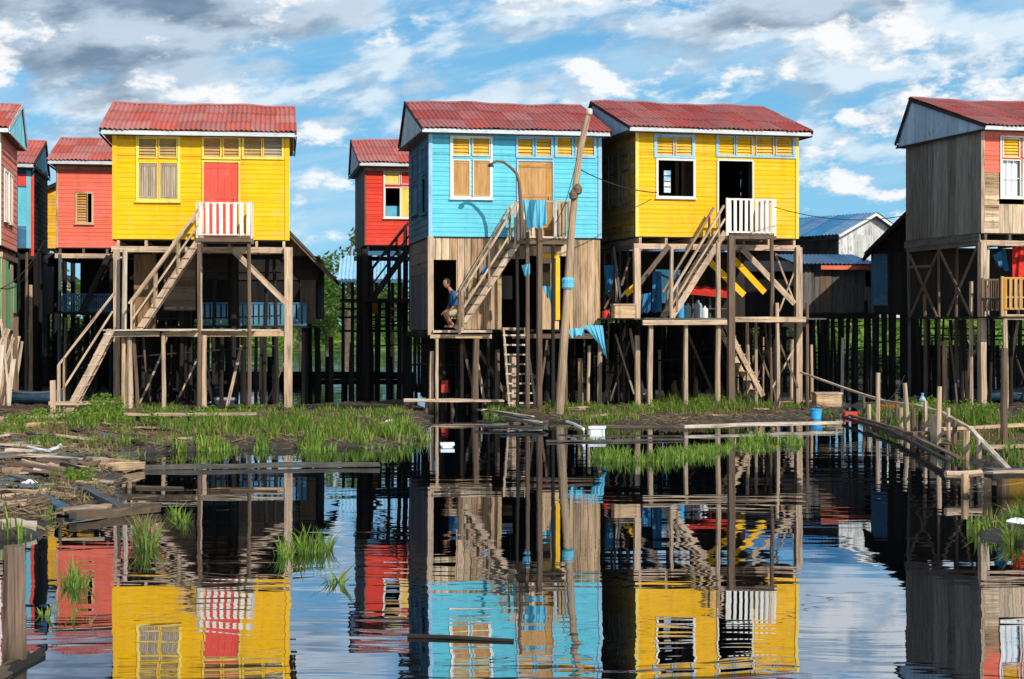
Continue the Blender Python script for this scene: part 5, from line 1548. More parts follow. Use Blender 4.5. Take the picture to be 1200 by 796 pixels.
grass([(830, 481, 75, 7, .42), (745, 487, 72, 5, .34), (665, 484, 28, 5, .3), (872, 474, 42, 6, .42), (705, 494, 55, 3, .25), (790, 475, 20, 6, .5), (640, 487, 15, 3, .3), (930, 478, 30, 3, .2), (570, 480, 20, 3, .2), (978, 488, 20, 3, .2)],
      'grass', 'green grass tussocks on the bank under the golden house')
grass([(757, 533, 92, 7, .30), (897, 516, 46, 6, .30), (810, 527, 60, 5, .22), (720, 512, 60, 2, .12), (870, 524, 60, 4, .2)],
      'grass', 'flooded grass growing out of the shallows in front of the golden house', land=False, dens=300)
grass([(1052, 494, 40, 9, .42), (1075, 483, 40, 5, .3), (1120, 490, 40, 8, .42), (1150, 500, 30, 8, .4), (1180, 510, 35, 6, .3), (1155, 530, 60, 5, .28), (1190, 545, 40, 6, .35), (1015, 488, 22, 4, .25), (1230, 500, 60, 12, .4), (1140, 470, 40, 3, .2), (1092, 520, 20, 3, .2)],
      'grass', 'green grass behind the plank walkway on the right bank')
grass([(1165, 628, 32, 16, .36), (1195, 640, 34, 18, .38), (1215, 610, 40, 12, .35), (1145, 612, 14, 6, .30)],
      'grass', 'tall leafy grass at the water edge in the lower right corner', dens=420, wdt=.012, spread=.75)
grass([(250, 524, 100, 4, .22), (390, 521, 100, 4, .26), (470, 518, 40, 4, .28), (170, 527, 40, 3, .2)],
      'grass', 'flooded grass fringing the left bank', land=False, dens=200)
TG = 'grass tufts standing in the water'
for (px, py, rx, ry, h, lb, dn, mt) in (
    (356, 640, 17, 5, .36, 'wide green grass tuft in open water right of the post reflections', 420, 'grass'),
    (333, 645, 10, 4, .30, 'low green tuft touching the left side of the wide water tuft', 420, 'grass'),
    (378, 638, 9, 4, .32, 'upright green tuft on the right side of the wide water tuft', 420, 'grass'),
    (394, 676, 6, 4, .30, 'sparse thin tuft right of and nearer than the wide water tuft', 260, 'grass'),
    (86, 678, 14, 6, .30, 'green tuft in the water at left, above the fan of broad blades', 420, 'grass'),
    (54, 712, 6, 3, .26, 'fan of few broad green blades near the left foreground post', 260, 'grass'),
    (84, 716, 4, 2, .22, 'single slender sprig right of the fan of broad blades', 200, 'grass'),
    (104, 722, 7, 3, .14, 'bent drooping sprig farthest right in the left foreground', 160, 'straw'),
    (168, 628, 12, 8, .40, 'tuft mixed with dry reeds at the end of the debris spit', 420, 'straw'),
    (172, 634, 10, 7, .42, 'green blades standing among dry reeds beside the debris spit', 300, 'grass'),
    (215, 607, 8, 3, .26, 'small sprig in the red reflection right of the dry reeds', 240, 'grass'),
    (205, 598, 5, 2, .22, 'tiny sprig nearest the bank right of the debris spit', 240, 'grass')):
    grass([(px, py, rx, ry, h)], 'grass_tuft', lb, mt=mt, dens=dn * (1.6 if rx > 9 else 2.6), wdt=.009 if rx > 6 else .014, kind=None, group=TG, cat='grass tuft', origin=G(px, py), land=False, spread=.7 if rx < 9 else .45)
grass([(60, 512, 60, 3, .16), (110, 517, 60, 2, .12), (200, 516, 90, 3, .16), (60, 540, 80, 3, .12), (150, 590, 40, 4, .14), (50, 592, 50, 4, .16), (420, 524, 80, 3, .14), (820, 495, 120, 2, .12), (1120, 515, 60, 4, .14), (1145, 640, 20, 8, .22)],
      'dry_grass', 'flattened dry grass and straw littering the mud', mt='straw', dens=190, spread=1.6)

grass([(60, 505, 70, 12, .3), (200, 510, 90, 12, .32), (380, 512, 120, 10, .34), (110, 530, 90, 6, .25), (830, 482, 90, 8, .32), (720, 490, 60, 5, .28), (757, 533, 85, 6, .26), (895, 516, 44, 5, .26), (1090, 492, 90, 12, .32), (1180, 520, 60, 16, .3), (1170, 628, 40, 16, .34), (60, 585, 70, 20, .22)],
      'dry_stems', 'dead brown stems standing among the green grass', mt='straw', dens=75, spread=.9)
def weeds(patches, name, label, n):
    P_ = []
    for (cx, cy, rx, ry, hh, m_) in patches:
        stems = [(rs.uniform(-1, 1), rs.uniform(-1, 1)) for _ in range(max(3, int(rx * .5)))]
        for k in range(m_):
            s0 = stems[k % len(stems)]; p = G(cx + s0[0] * rx, cy + s0[1] * ry, .08); r_ = hh * .55
            P_.append(Vector((p.x + rs.normal() * r_ * .5, p.y + rs.normal() * r_ * .5, max(tz(p.x, p.y), 0) + hh * rs.uniform(0, 1))))
    tag(cards(len(P_), lambda i: P_[i], .085, M['weed'], name), label, 'weeds', kind='stuff')
weeds([(120, 492, 18, 4, .5, 1100), (100, 500, 20, 4, .32, 700), (60, 496, 16, 3, .3, 400), (145, 500, 10, 3, .26, 250), (182, 500, 12, 3, .3, 300), (236, 498, 20, 4, .35, 500), (285, 500, 20, 4, .3, 300), (20, 500, 14, 3, .25, 250), (830, 478, 26, 4, .35, 500), (868, 472, 22, 4, .3, 400), (1090, 484, 20, 4, .35, 400), (1150, 492, 20, 4, .35, 400), (760, 484, 20, 3, .25, 250), (95, 568, 16, 3, .22, 300)], 'weeds', 'bushy broad leaved weeds growing among the bank grass', 0)
# straw, chips and twigs trodden into the mud
V = []; Fc = []
for k in range(9000):
    q_ = rs.uniform()
    if q_ < .55: px, py = rs.uniform(-60, 500), rs.uniform(482, 540)
    elif q_ < .72: px, py = rs.uniform(-40, 175), rs.uniform(540, 615)
    elif q_ < .88: px, py = rs.uniform(620, 1000), rs.uniform(474, 500)
    else: px, py = rs.uniform(1000, 1250), rs.uniform(476, 560)
    p = G(px, py, .08); V.append((p.x, p.y))
zt_ = tzs(V); V2 = []
for (x, y), z in zip(V, zt_):
    if z < -.02: continue
    an = rs.uniform(0, 3.14); L_ = rs.uniform(.04, .26); w_ = rs.uniform(.006, .022); b = len(V2)
    dx, dy = math.cos(an) * L_, math.sin(an) * L_; up_ = rs.uniform(.0, .07)
    V2 += [(x, y - w_, z + .012), (x, y + w_, z + .02), (x + dx, y + dy + w_, z + .02 + up_), (x + dx, y + dy - w_, z + .012 + up_)]; Fc.append((b, b + 1, b + 2, b + 3))
me = bpy.data.meshes.new('straw_litter'); me.from_pydata(V2, [], Fc); me.materials.append(M['straw'])
tag(link(bpy.data.objects.new('straw_litter', me)), 'straw, chips and twigs littering the mud banks', 'litter', kind='stuff')

# ------------------------------------------------------------------ loose boards
DG = 'loose driftwood boards lying on the left bank'
def board(p0, p1, w_, th, mt, name='driftwood_board', label='weathered loose board lying among others on the muddy left bank', group=DG, cat='board', seg=5, bow=.012):
    c = (Vector(p0) + Vector(p1)) / 2
    mb = MB(); mb.beam(Vector(p0) - c, Vector(p1) - c, w_, th, seg=seg, bow=bow, jit=.014)
    return tag(mb.build(name, M[mt], None, loc=c), label, cat, group)


def gboard(px0, py0, px1, py1, w_, th, mt, z0=None, z1=None, **k):
    a = G(px0, py0, .13); b = G(px1, py1, .13)
    a.z = (tz(a.x, a.y) if z0 is None else z0); b.z = (tz(b.x, b.y) if z1 is None else z1)
    a.z = max(a.z, .0) + th / 2 + .015; b.z = max(b.z, .0) + th / 2 + .015
    return board(a, b, w_, th, mt, **k)
for (x0, y0, x1, y1, w_, th, mt, lb) in (
    (-40, 494, 100, 491, .25, .10, 'tan', 'long pale squared log along the bank at the far left edge'),
    (-30, 500, 62, 499, .22, .09, 'tan2', 'shorter honey coloured log just in front of the long pale one at far left'),
    (28, 489, 112, 487, .16, .08, 'pale', 'pale beam lying at the foot of the lower stairs'),
    (112, 487, 168, 485, .20, .07, 'tan', 'thick plank under the leaning rail right of the lower stairs'),
    (8, 557, 165, 541, .20, .12, 'tan2', 'long tan log running up to the corner of the left bank'),
    (160, 541, 445, 538, .14, .06, 'grey', 'very long grey board edging the left bank at the water line'),
    (62, 548, 130, 545, .2, .08, 'black', 'charred black board above the long tan log'),
    (95, 536, 155, 529, .24, .10, 'slate', 'stack-topping slate grey board near the middle of the left bank'),
    (105, 540, 160, 536, .16, .06, 'tan', 'pale split board just below the slate grey one'),
    (86, 598, 185, 588, .14, .10, 'brown', 'brown log at the tip of the debris spit'),
    (-10, 568, 30, 580, .09, .06, 'tan2', 'orange-brown pole sticking diagonally into the spit at left'),
    (-10, 612, 42, 610, .20, .10, 'pale', 'bleached log end at the left edge just above the front grass'),
    (50, 583, 92, 594, .16, .03, 'bluedk', 'dark blue painted board lying across the spit'),
    (98, 575, 150, 590, .16, .05, 'slate', 'dark slate plank slanting down the debris spit'),
    (70, 592, 130, 586, .16, .07, 'tan', 'light brown plank behind the brown log at the spit tip')):
    gboard(x0, y0, x1, y1, w_, th, mt, label=lb, group='large boards and logs on the left bank')
for k in range(170):
    r_ = random.random()
    if r_ < .38: px = random.uniform(-30, 165); py = random.uniform(535, 560)
    elif r_ < .72: px = random.uniform(-30, 150); py = random.uniform(560, 604)
    else: px = random.uniform(-20, 240); py = random.uniform(487, 534)
    c = G(px, py, .1)
    if tz(c.x, c.y) < .02: continue
    L_ = random.uniform(.25, 1.25); an = random.gauss(0, .35) + (random.choice([0, 0, .5]) if py > 560 else 0)
    dv_ = Vector((math.cos(an), math.sin(an), 0)) * L_ / 2
    z0 = tz(c.x - dv_.x, c.y - dv_.y) + .03 + random.uniform(0, .09); z1 = tz(c.x + dv_.x, c.y + dv_.y) + .03 + random.uniform(0, .05)
    if min(z0, z1) < .0: continue
    a = Vector((c.x - dv_.x, c.y - dv_.y, z0)); b = Vector((c.x + dv_.x, c.y + dv_.y, z1))
    board(a, b, random.uniform(.05, .17), random.uniform(.02, .05), random.choice(['tan', 'tan', 'brown', 'grey', 'slate', 'dark', 'pale', 'brown']), seg=3)
# boards of the right-hand bank
RG = 'boards along the middle bank'
for (x0, y0, x1, y1, w_, th, mt, z, lb) in (
    (655, 498, 800, 499, .14, .05, 'brown', .06, 'brown board along the water edge below the turquoise tarp'),
    (800, 499, 987, 494, .16, .06, 'pale', .07, 'long pale board along the water edge below the golden house'),
    (640, 511, 800, 509, .09, .03, 'grey', .0, 'thin grey board floating in front of the white foam box'),
    (690, 489, 745, 483, .10, .05, 'tan', None, 'slanting tan board left of the grass under the golden house'),
    (558, 496, 640, 499, .14, .05, 'grey', .03, 'dark grey board at the foot of the ladder'),
    (885, 471, 960, 470, .22, .06, 'tan', None, 'flat tan board near the foot of the lower golden stairs'),
    (598, 492, 640, 489, .12, .05, 'brown', None, 'short brown board beside the ladder foot')):
    gboard(x0, y0, x1, y1, w_, th, mt, z0=z, z1=z, label=lb, group=RG)
for k in range(22):
    px = random.uniform(650, 985); py = random.uniform(476, 497); c = G(px, py, .1)
    L_ = random.uniform(.3, 1.0); an = random.gauss(0, .4); dv_ = Vector((math.cos(an), math.sin(an), 0)) * L_ / 2
    if tz(c.x, c.y) < .02: continue
    board(c - dv_ + Vector((0, 0, tz(c.x - dv_.x, c.y - dv_.y) - .07)), c + dv_ + Vector((0, 0, tz(c.x + dv_.x, c.y + dv_.y) - .07)), random.uniform(.05, .14), .03, random.choice(['tan', 'brown', 'grey']), label='short stray board lying in the grass below the golden house', group='stray boards under the golden house', seg=3)
# bank-edge stacked thin boards next to the turquoise house
for k in range(7):
    gboard(560 + k * 5, 481 + k * 2, 622 + k * 3, 484 + k * 2.2, .12, .035, ['grey', 'pale', 'dark'][k % 3], z0=.12 + .03 * k % .1, z1=.05, label='thin board slipping off the dock toward the ladder', group='thin boards by the dock')

for (x0, y0, x1, y1, w_, mt, lb) in ((60, 479, 132, 478, .3, 'dark', 'black soaked plank below the lower stairs'), (240, 480, 330, 482, .3, 'dark', 'black soaked plank between the two right stilts of the left yellow house'), (300, 487, 420, 488, .12, 'brown', 'long brown stick lying behind the grass right of the yellow house'), (345, 480, 470, 478, .3, 'black', 'tarred beam lying on the mud toward the dock'), (100, 483, 190, 482, .22, 'brown', 'brown plank among weeds beside the yellow house stilts')):
    gboard(x0, y0, x1, y1, w_, .1, mt, label=lb, group='soaked planks behind the bank grass')
# platform bench on the bank under the left house
t_ = tag(empty('plank_bench', G(245, 489, .1)), 'low plank bench on short legs under the left yellow house', 'bench')
o = t_.location
for (x0, x1, dy) in ((151, 232, 0), (180, 298, .25)):
    a = G(x0, 486, .35) - o; b = G(x1, 486, .35) - o; a.y += dy; b.y += dy
    mb = MB(); mb.beam(a, b, .24, .05, seg=4, jit=.008); mb.build('plank', M['tan'], t_)
for px in (160, 200, 222, 258, 290):
    a = G(px, 486, .35) - o; a.y += .1; mb = MB(); mb.pole((a.x, a.y, -.3), (a.x, a.y, a.z - .02), .045, .04, bend=.01); mb.build('leg', M['brown'], t_)

# ------------------------------------------------------------------ posts standing in the water
def wpost(px, pyb, pyt, r, mt, lb, name='mooring_post', lean=0, group=None):
    b = G(px, pyb); D = b.y; top = Wp(px + lean, pyt, D)
    mb = MB(); mb.pole((0, 0, -.55), (top.x - b.x, 0, top.z), r * 1.1, r * .92, n=10, bend=.02, seg=7)
    return tag(mb.build(name, M[mt], None, loc=b, smooth=False), lb, 'post', group)
wpost(17, 779, 640, .075, 'brown', 'stout brown stump standing in the water near the left edge')
wpost(1177, 531, 408, .065, 'brown', 'tall brown pole behind the walkway near the right edge')
wpost(985, 470, 396, .05, 'pale', 'pale slanting stake in the blue water beyond the boardwalk', lean=3)
wpost(951, 472, 404, .05, 'tan', 'short tan stake beside the right rear corner of the golden deck')
for (px, yb, yt, mt, lb) in ((412, 470, 402, 'black', 'black pile in the gap below the red house'), (388, 470, 395, 'dark', 'dark pile in the gap left of the black pile'), (363, 466, 372, 'black', 'black pile nearest the left yellow house in the gap')):
    wpost(px, yb, yt, .08, mt, lb)
# floating sticks
def fl(px0, py0, px1, py1, r, mt, lb):
    a = G(px0, py0); b = G(px1, py1); c = (a + b) / 2; mb = MB(); mb.pole(a - c, b - c, r, r * .7, bend=.003, seg=6); tag(mb.build('floating_pole', M[mt], None, loc=c + Vector((0, 0, .01))), lb, 'pole')
fl(478, 747, 602, 752, .018, 'dark', 'thin dark pole floating in the nearest open water')
fl(2, 792, 48, 768, .05, 'black', 'black broken pole floating beside the brown stump')
fl(-10, 800, 30, 772, .06, 'brown', 'brown pole end resting in the water at the bottom left corner')
fl(160, 572, 215, 573, .03, 'brown', 'brown stick floating off the debris spit')
fl(270, 575, 325, 576, .018, 'brown', 'thin stick floating in the middle of the post reflections')

# ------------------------------------------------------------------ plank walkway on the right
t_ = tag(empty('boardwalk', G(1080, 515).xy.to_3d()), 'plank walkway with a low zigzag handrail running down to the right bank', 'walkway')
o = t_.location.copy()
def bp_(mb, name, mt): return mb.build(name, M[mt], t_)
rail = [(940, 437, 44), (1013, 463, 40.5), (1035, 470, 38), (1072, 475, 35), (1105, 484, 32), (1137, 502, 28.8), (1181, 549, 25)]
for (a, b) in zip(rail[:-1], rail[1:]):
    p, q_ = Wp(*a) - o, Wp(*b) - o; dd = (q_ - p).normalized() * .08
    mb = MB(); mb.beam(p - dd, q_ + dd, .07, .05, seg=3, jit=.005, bow=.008); bp_(mb, 'handrail', 'tan' if b[0] < 1140 else 'pale')
posts = [(1018, 474, 37.5, 'tan', .06, None), (1029, 437, 36.5, 'tan', .065, None), (1061, 449, 34.5, 'tan', .06, None), (1056, 478, 35, 'tan', .06, None), (1070, 480, 33, 'brown', .065, None), (1093, 486, 31, 'tan', .08, None), (1101, 453, 30.5, 'tan', .06, None), (1133, 505, 28, 'tan2', .075, None), (1078, 482, 33.5, 'dark', .05, None), (1042, 478, 36, 'brown', .04, None), (1012, 464, 39, 'brown', .05, None), (1085, 470, 32.5, 'tan', .05, None), (1118, 492, 29.8, 'brown', .06, None), (1148, 515, 27.3, 'tan', .06, None), (1050, 462, 37, 'brown', .045, None), (1112, 478, 31, 'tan', .05, None)]
for (px, py, D, mt, r, _) in posts:
    p = Wp(px, py, D) - o; mb = MB(); mb.pole((p.x + random.uniform(-.05, .05), p.y, -.5), p, r * .85, r * .74, bend=.02, seg=4); bp_(mb, 'post', mt)
walk = [(988, 489, .10), (1045, 506, .12), (1112, 541, .14)]
for (a, b) in zip(walk[:-1], walk[1:]):
    p, q_ = G(*a) - o, G(*b) - o
    mb = MB(); mb.beam(p, q_, .06, .06, seg=3, jit=.006); bp_(mb, 'edge_beam', 'dark')
    d_ = (q_ - p).normalized(); n_ = Vector((-d_.y, d_.x, 0)) if True else None
    for j in range(1):
        off = n_ * (.17 + .2 * j); mb = MB(); mb.beam(p + off + Vector((0, 0, .05)), q_ + off + Vector((0, 0, .05)), .10, .03, seg=4, jit=.006); bp_(mb, 'board', ['brown', 'dark'][j])
for (x0, y0, x1, y1, z, w_, mt) in ((1064, 508, 1142, 505, .22, .3, 'brown'), (1100, 503, 1240, 496, .28, .25, 'tan2'), (1150, 524, 1260, 520, .2, .2, 'tan'), (1160, 527, 1260, 525, .12, .15, 'tan2'), (1105, 519, 1135, 524, .1, .4, 'brown')):
    p, q_ = G(x0, y0, z) - o, G(x1, y1, z) - o; mb = MB(); mb.beam(p, q_, w_, .05, seg=4, jit=.008); bp_(mb, 'board', mt)
for px, py in ((1090, 508), (1125, 506), (1170, 501), (1220, 498), (1110, 522)):
    p = G(px, py, .26) - o; mb = MB(); mb.pole((p.x, p.y, -.5), p, .05, .05); bp_(mb, 'post', 'brown')
# little landing stage at the right edge
t_ = tag(empty('landing_stage', G(1190, 565).xy.to_3d()), 'low landing stage with amber side boards at the right edge of the water', 'landing stage')
o = t_.location.copy()
for j, (y_, mt) in enumerate(((552, 'grey'), (555, 'tan'), (558, 'dark'))):
    p, q_ = G(1158, y_, .32) - o, G(1290, y_ - 2, .32) - o; mb = MB(); mb.beam(p, q_, .28, .05, seg=5, jit=.01); bp_(mb, 'board', mt)
p, q_ = G(1108, 556, .25) - o, G(1150, 555, .25) - o; mb = MB(); mb.pole(p, q_, .05, .05, bend=.02); bp_(mb, 'rail', 'tan')
for (px, w_, mt) in ((1178, .1, 'tan2'), (1186, .18, 'amber'), (1200, .24, 'amber'), (1222, .24, 'amber'), (1172, .08, 'brown')):
    p = G(px, 556, .3) - o; mb = MB(); mb.beam((p.x, p.y, -.4), p, w_, .05, up=(0, 1, 0)); bp_(mb, 'side_board', mt)
for px in (1133, 1160, 1215, 1260):
    p = G(px, 556, .3) - o; mb = MB(); mb.pole((p.x, p.y + .1, -.5), p + Vector((0, .1, 0)), .06, .05); bp_(mb, 'post', 'tan2')

# ------------------------------------------------------------------ utility pole, wires, gooseneck
b = G(655, 489, .1)
t_ = tag(empty('utility_pole', b), 'tall crooked timber utility pole leaning right in front of the turquoise house', 'utility pole')
pts = [(655, 493, 41), (659, 430, 41), (663, 370, 41.1), (667, 310, 41.2), (671, 255, 41.3), (675, 215, 41.35), (680, 175, 41.4), (689, 136, 41.5)]
mb = MB(); mb.path([Wp(*p) - b for p in pts], .115, 10, .075); mb.build('shaft', M['tanp'] if 'tanp' in M else M['brown2'] if 'brown2' in M else M['tan'], t_)
mb = MB(); mb.lathe(Wp(690.5, 132, 41.5) - b, [(.07, -.05), (.085, 0), (.085, .07), (.05, .10)], 10); mb.build('cap', M['pale'], t_)
for (px, py) in ((672, 228), (677, 222)):
    mb = MB(); mb.lathe(Wp(px, py, 41.2) - b, [(.03, -.14), (.1, -.1), (.12, .02), (.06, .12), (.03, .14)], 9); mb.build('insulator', M['brown'], t_)
mb = MB(); mb.lathe(Wp(665.5, 332, 41.15) - b, [(.13, -.14), (.155, -.1), (.145, 0), (.16, .08), (.13, .14)], 12); mb.build('rag_band', M['cloth'], t_)


def wire(pts, sagm, r, lb, name='cable', n=24):
    a, c = Vector(pts[0]), Vector(pts[1]); P_ = []
    for i in range(n + 1):
        q_ = i / n; p = a.lerp(c, q_); p.z -= sagm * 4 * q_ * (1 - q_); P_.append(p - a)
    mb = MB(); mb.path(P_, r, 5); tag(mb.build(name, M['wire'], None, loc=a), lb, 'cable', 'overhead cables')
wire((Wp(680, 199, 41.4), Hr.o.matrix_world @ Vector((0, 0, 0)) * 0 + Wp(770, 226, 44.9)), .12, .014, 'black cable sagging from the utility pole to the golden house')
wire((Wp(908, 243, 43.8), Wp(1068, 251, 49)), .25, .012, 'black cable from the white railing to the grey flanked house')
wire((Wp(676, 186, 41.3), Wp(650, 262, 43.2)), .25, .009, 'thin cable dropping from the pole to the turquoise landing')
wire((Wp(1032, 470, 38), Wp(1060, 440, 42)), .2, .008, 'thin cord hanging above the boardwalk')
wire((Wp(-5, 340, 44), Wp(52, 282, 53)), .3, .012, 'black cable crossing from the pink house to the blue and red house')
t_ = tag(empty('gooseneck_lamp', Wp(612, 236, 43.4)), 'dark gooseneck lamp pole curving over the turquoise landing', 'lamp')
o = t_.location.copy()
mb = MB(); mb.path([Wp(*p) - o for p in ((612, 282, 43.4), (610, 236, 43.4), (608.5, 214, 43.4), (605, 203, 43.4), (598, 196, 43.4), (590, 190, 43.4), (582, 189, 43.4), (576, 192, 43.4))], .05, 7, .03); mb.build('arm', M['brown'], t_)
mb = MB(); mb.lathe(Wp(575, 193.5, 43.4) - o, [(.02, .05), (.05, .03), (.085, -.04), (.07, -.05)], 10); mb.build('lamp_head', M['wire'], t_)

# ------------------------------------------------------------------ cloths and tarps
def cloth(quad, mt, lb, name='cloth', nu=20, nv=16, fold=.045, kf=21, cat='cloth', tri=False):
    a, b_, c, d_ = [Vector(p) for p in quad]     # top-left, top-right, bottom-right, bottom-left
    o = (a + b_) / 2
    n = (b_ - a).cross(d_ - a).normalized(); ph = random.uniform(0, 6)
    def fn(u, v):
        p = a.lerp(b_, u).lerp(d_.lerp(c, u), v)
        return p - o + n * (fold * (.25 + v) * math.sin(u * kf + ph + v * 1.5) + fold * .4 * math.sin(u * kf * 2.3 + v * 4)) + Vector((0, 0, -.03 * math.sin(u * 9 + ph) * v))
    mb = MB(); mb.grid(fn, nu * 2, nv)
    return tag(mb.build(name, M[mt], None, loc=o, smooth=True), lb, cat)
cloth((Wp(612, 234, 43.35), Wp(640, 235, 43.35), Wp(641, 264, 43.3), Wp(618, 270, 43.3)), 'cloth', 'light blue cloth draped over the landing railing of the turquoise house', 'towel', cat='towel')
cloth((Wp(683, 381, 44.2), Wp(706, 381.5, 44.3), Wp(711, 421, 44.0), Wp(705, 408, 44.1)), 'cloth', 'turquoise tarp hanging in a point from the corner of the timber storey', 'tarpaulin', cat='tarp')
cloth((Wp(664, 386, 44.1), Wp(684, 384, 44.1), Wp(685, 392, 44.05), Wp(670, 396, 44.05)), 'cloth', 'small bunched turquoise tarp beside the pointed one', 'tarpaulin', cat='tarp', kf=9)
cloth((Wp(611, 311, 43.3), Wp(621, 309, 43.3), Wp(621, 322, 43.3), Wp(615, 325, 43.3)), 'cloth', 'small blue rag hanging on the dark post by the lower doorway', 'rag', cat='rag', kf=8)
cloth((Wp(634, 335, 44.3), Wp(647, 336, 44.3), Wp(646.5, 357, 44.25), Wp(640, 345, 44.25)), 'cloth', 'pale blue triangular cloth hanging below the yellow trim', 'towel', cat='towel', kf=7)
cloth((Wp(752, 345, 46), Wp(763, 343, 46), Wp(762, 365, 46), Wp(751, 368, 46)), 'clothb', 'blue cloth hanging behind the front left post of the golden house deck', 'cloth', kf=9)
cloth((Wp(708, 311, 46.5), Wp(720, 311, 46.5), Wp(717, 342, 46.5), Wp(710, 345, 46.5)), 'clothb', 'blue and white cloth hanging at the left end of the cluttered deck', 'cloth', kf=7)
cloth((Wp(765, 318, 47), Wp(775, 318, 47), Wp(776, 366, 47), Wp(764, 366, 47)), 'clothb', 'dark blue cloth hanging full height in the cluttered deck', 'cloth', kf=7)
cloth((Wp(1186, 287, 46), Wp(1204, 286, 46), Wp(1201, 327, 46), Wp(1187, 326, 46)), 'redcloth', 'red cloth hanging behind the amber balcony at the right edge', 'cloth', kf=8)
cloth((Wp(1164, 299, 46.3), Wp(1178, 291, 46.3), Wp(1182, 318, 46.3), Wp(1170, 312, 46.3)), 'clothb', 'dark blue garment hanging in the shade beside the red cloth', 'garment', kf=8)
cloth((Wp(566, 311, 44.35), Wp(575, 312, 44.35), Wp(571, 320, 44.3), Wp(565, 322, 44.3)), 'clothb', 'small dark blue rag on the turquoise house stairs', 'rag', kf=6)
# red canopy on posts in the deck
c0 = Wp(832, 374, 47)
t_ = tag(empty('stall', Hr.ux * 0 + c0), 'small stall with a red canopy in the middle of the cluttered deck', 'stall')
o = c0
mb = MB(); A, B_, C_, D_ = Wp(810, 334, 46.6), Wp(858, 338, 46.6), Wp(858, 344, 46.1), Wp(806, 339, 46.1)
mb.grid(lambda u, v: A.lerp(B_, u).lerp(D_.lerp(C_, u), v) - o + Vector((0, 0, .02 * math.sin(u * 22))), 30, 5)
mb.grid(lambda u, v: D_.lerp(C_, u) - o + Vector((0, -.01, -.14 * v)) + Vector((0, 0, .02 * math.sin(u * 22) * (1 - v))), 30, 2); mb.build('canopy', M['redcloth'], t_)
for px in (812, 832, 855):
    mb = MB(); p = Wp(px, 340, 46.4) - o; mb.pole((p.x, p.y, .0), p, .03, .03); mb.build('post', M['brown'], t_)
mb = MB(); 
for i in range(5): mb.beam(Wp(813, 362, 46.3) - o + Vector((0, .12 * i, 0)), Wp(855, 362, 46.3) - o + Vector((0, .12 * i, 0)), .11, .03)
mb.build('counter', M['slate'], t_)
ZD_ = ZD
def can(px, r, h, mt, lb, D=45.6, name='jerrycan', z=None, cat='can', group='containers on the cluttered deck'):
    p = Wp(px, 387, D); p.z = ZD_ + .02 if z is None else z
    mb = MB(); mb.lathe((0, 0, 0), [(r * .9, 0), (r, .02), (r, h * .7), (r * .75, h * .82), (r * .3, h * .88), (r * .3, h)], 12)
    tag(mb.build(name, M[mt], None, loc=p, smooth=False), lb, cat, group)
can(798, .11, .5, 'bluepl', 'blue plastic can right of the deck stairs'); can(806, .10, .42, 'greycan', 'grey can beside the blue plastic can on the deck')
can(818, .12, .5, 'greycan', 'larger grey can under the red canopy'); can(826, .09, .34, 'whitepl', 'small whitish can under the red canopy')
can(710, .13, .24, 'redpl', 'squat red pot at the left end of the deck', D=45.9); can(719, .06, .3, 'redpl', 'slim red bottle at the left end of the deck', D=45.6, cat='bottle', name='bottle')
can(737, .07, .38, 'redpl', 'red bottle leaning near the front left post of the deck', D=45.5, cat='bottle', name='bottle'); can(730, .08, .3, 'whitepl', 'white jug between the two red bottles', D=45.7)
# wooden block and sack
def boxy(c, sx, sy, sz, mt, lb, name, cat, rz=0, lid=None, group=None, tap=1.0):
    t_ = tag(empty(name, c, rz), lb, cat, group)
    mb = MB(); b0 = [(-sx / 2, -sy / 2), (sx / 2, -sy / 2), (sx / 2, sy / 2), (-sx / 2, sy / 2)]
    th = .03
    for i in range(4):
        a = Vector((*b0[i], 0)); b_ = Vector((*b0[(i + 1) % 4], 0)); a2 = a * tap; b2 = b_ * tap
        inn = -Vector(((a + b_) / 2)).normalized() * th
        mb.prism([a, b_, b2 + Vector((0, 0, sz)), a2 + Vector((0, 0, sz))], inn)
    mb.beam((-sx / 2 + .01, 0, .02), (sx / 2 - .01, 0, .02), sy - .02, .03)
    mb.build('body', M[mt], t_)
    if lid:
        mb = MB(); mb.beam((-sx / 2 * tap - .02, 0, sz + .02), (sx / 2 * tap + .02, 0, sz + .02), sy * tap + .04, .05, jit=.002); mb.build('lid', M[lid], t_)
    return t_
p = Wp(731, 372, 44.7); p.z = ZD_ + .02
boxy(p, .62, .35, .34, 'tan2', 'tan wooden crate on the deck edge left of the stairs', 'crate', 'crate', R(10), 'tan')
boxy(G(700, 511, 0) + Vector((0, 0, -.06)), .28, .22, .22, 'whitepl', 'white foam box half sunk at the water edge below the blue tarp', 'foam_box', 'box', R(-15), 'whitepl')
p = G(524, 524); boxy(p + Vector((0, 0, -.05)), .22, .16, .09, 'whitepl', 'small white carton floating below the turquoise house dock', 'carton', 'box', R(8), 'whitepl')
p = G(969, 474, .15); p.z = tz(p.x, p.y) + .0; boxy(p, .72, .5, .36, 'tan2', 'low honey coloured wooden crate on the bank right of the golden house', 'crate', 'crate', R(4), 'tan')
p = G(998, 484, .1); p.z = max(.03, tz(p.x, p.y)); boxy(p, .38, .22, .09, 'redpl', 'flat red tray left of the boardwalk posts', 'tray', 'tray', 0, None, tap=1.08)
p = G(1042, 483, .12); p.z = max(.05, tz(p.x, p.y)); boxy(p, .45, .3, .16, 'redpl', 'red tray behind the boardwalk between two posts', 'tray', 'tray', 0, None, tap=1.08)
p = G(1054, 492, .1); p.z = max(.03, tz(p.x, p.y)); boxy(p, .42, .34, .24, 'bluepl', 'blue plastic crate behind the boardwalk', 'crate', 'crate', R(12), None, tap=1.06)
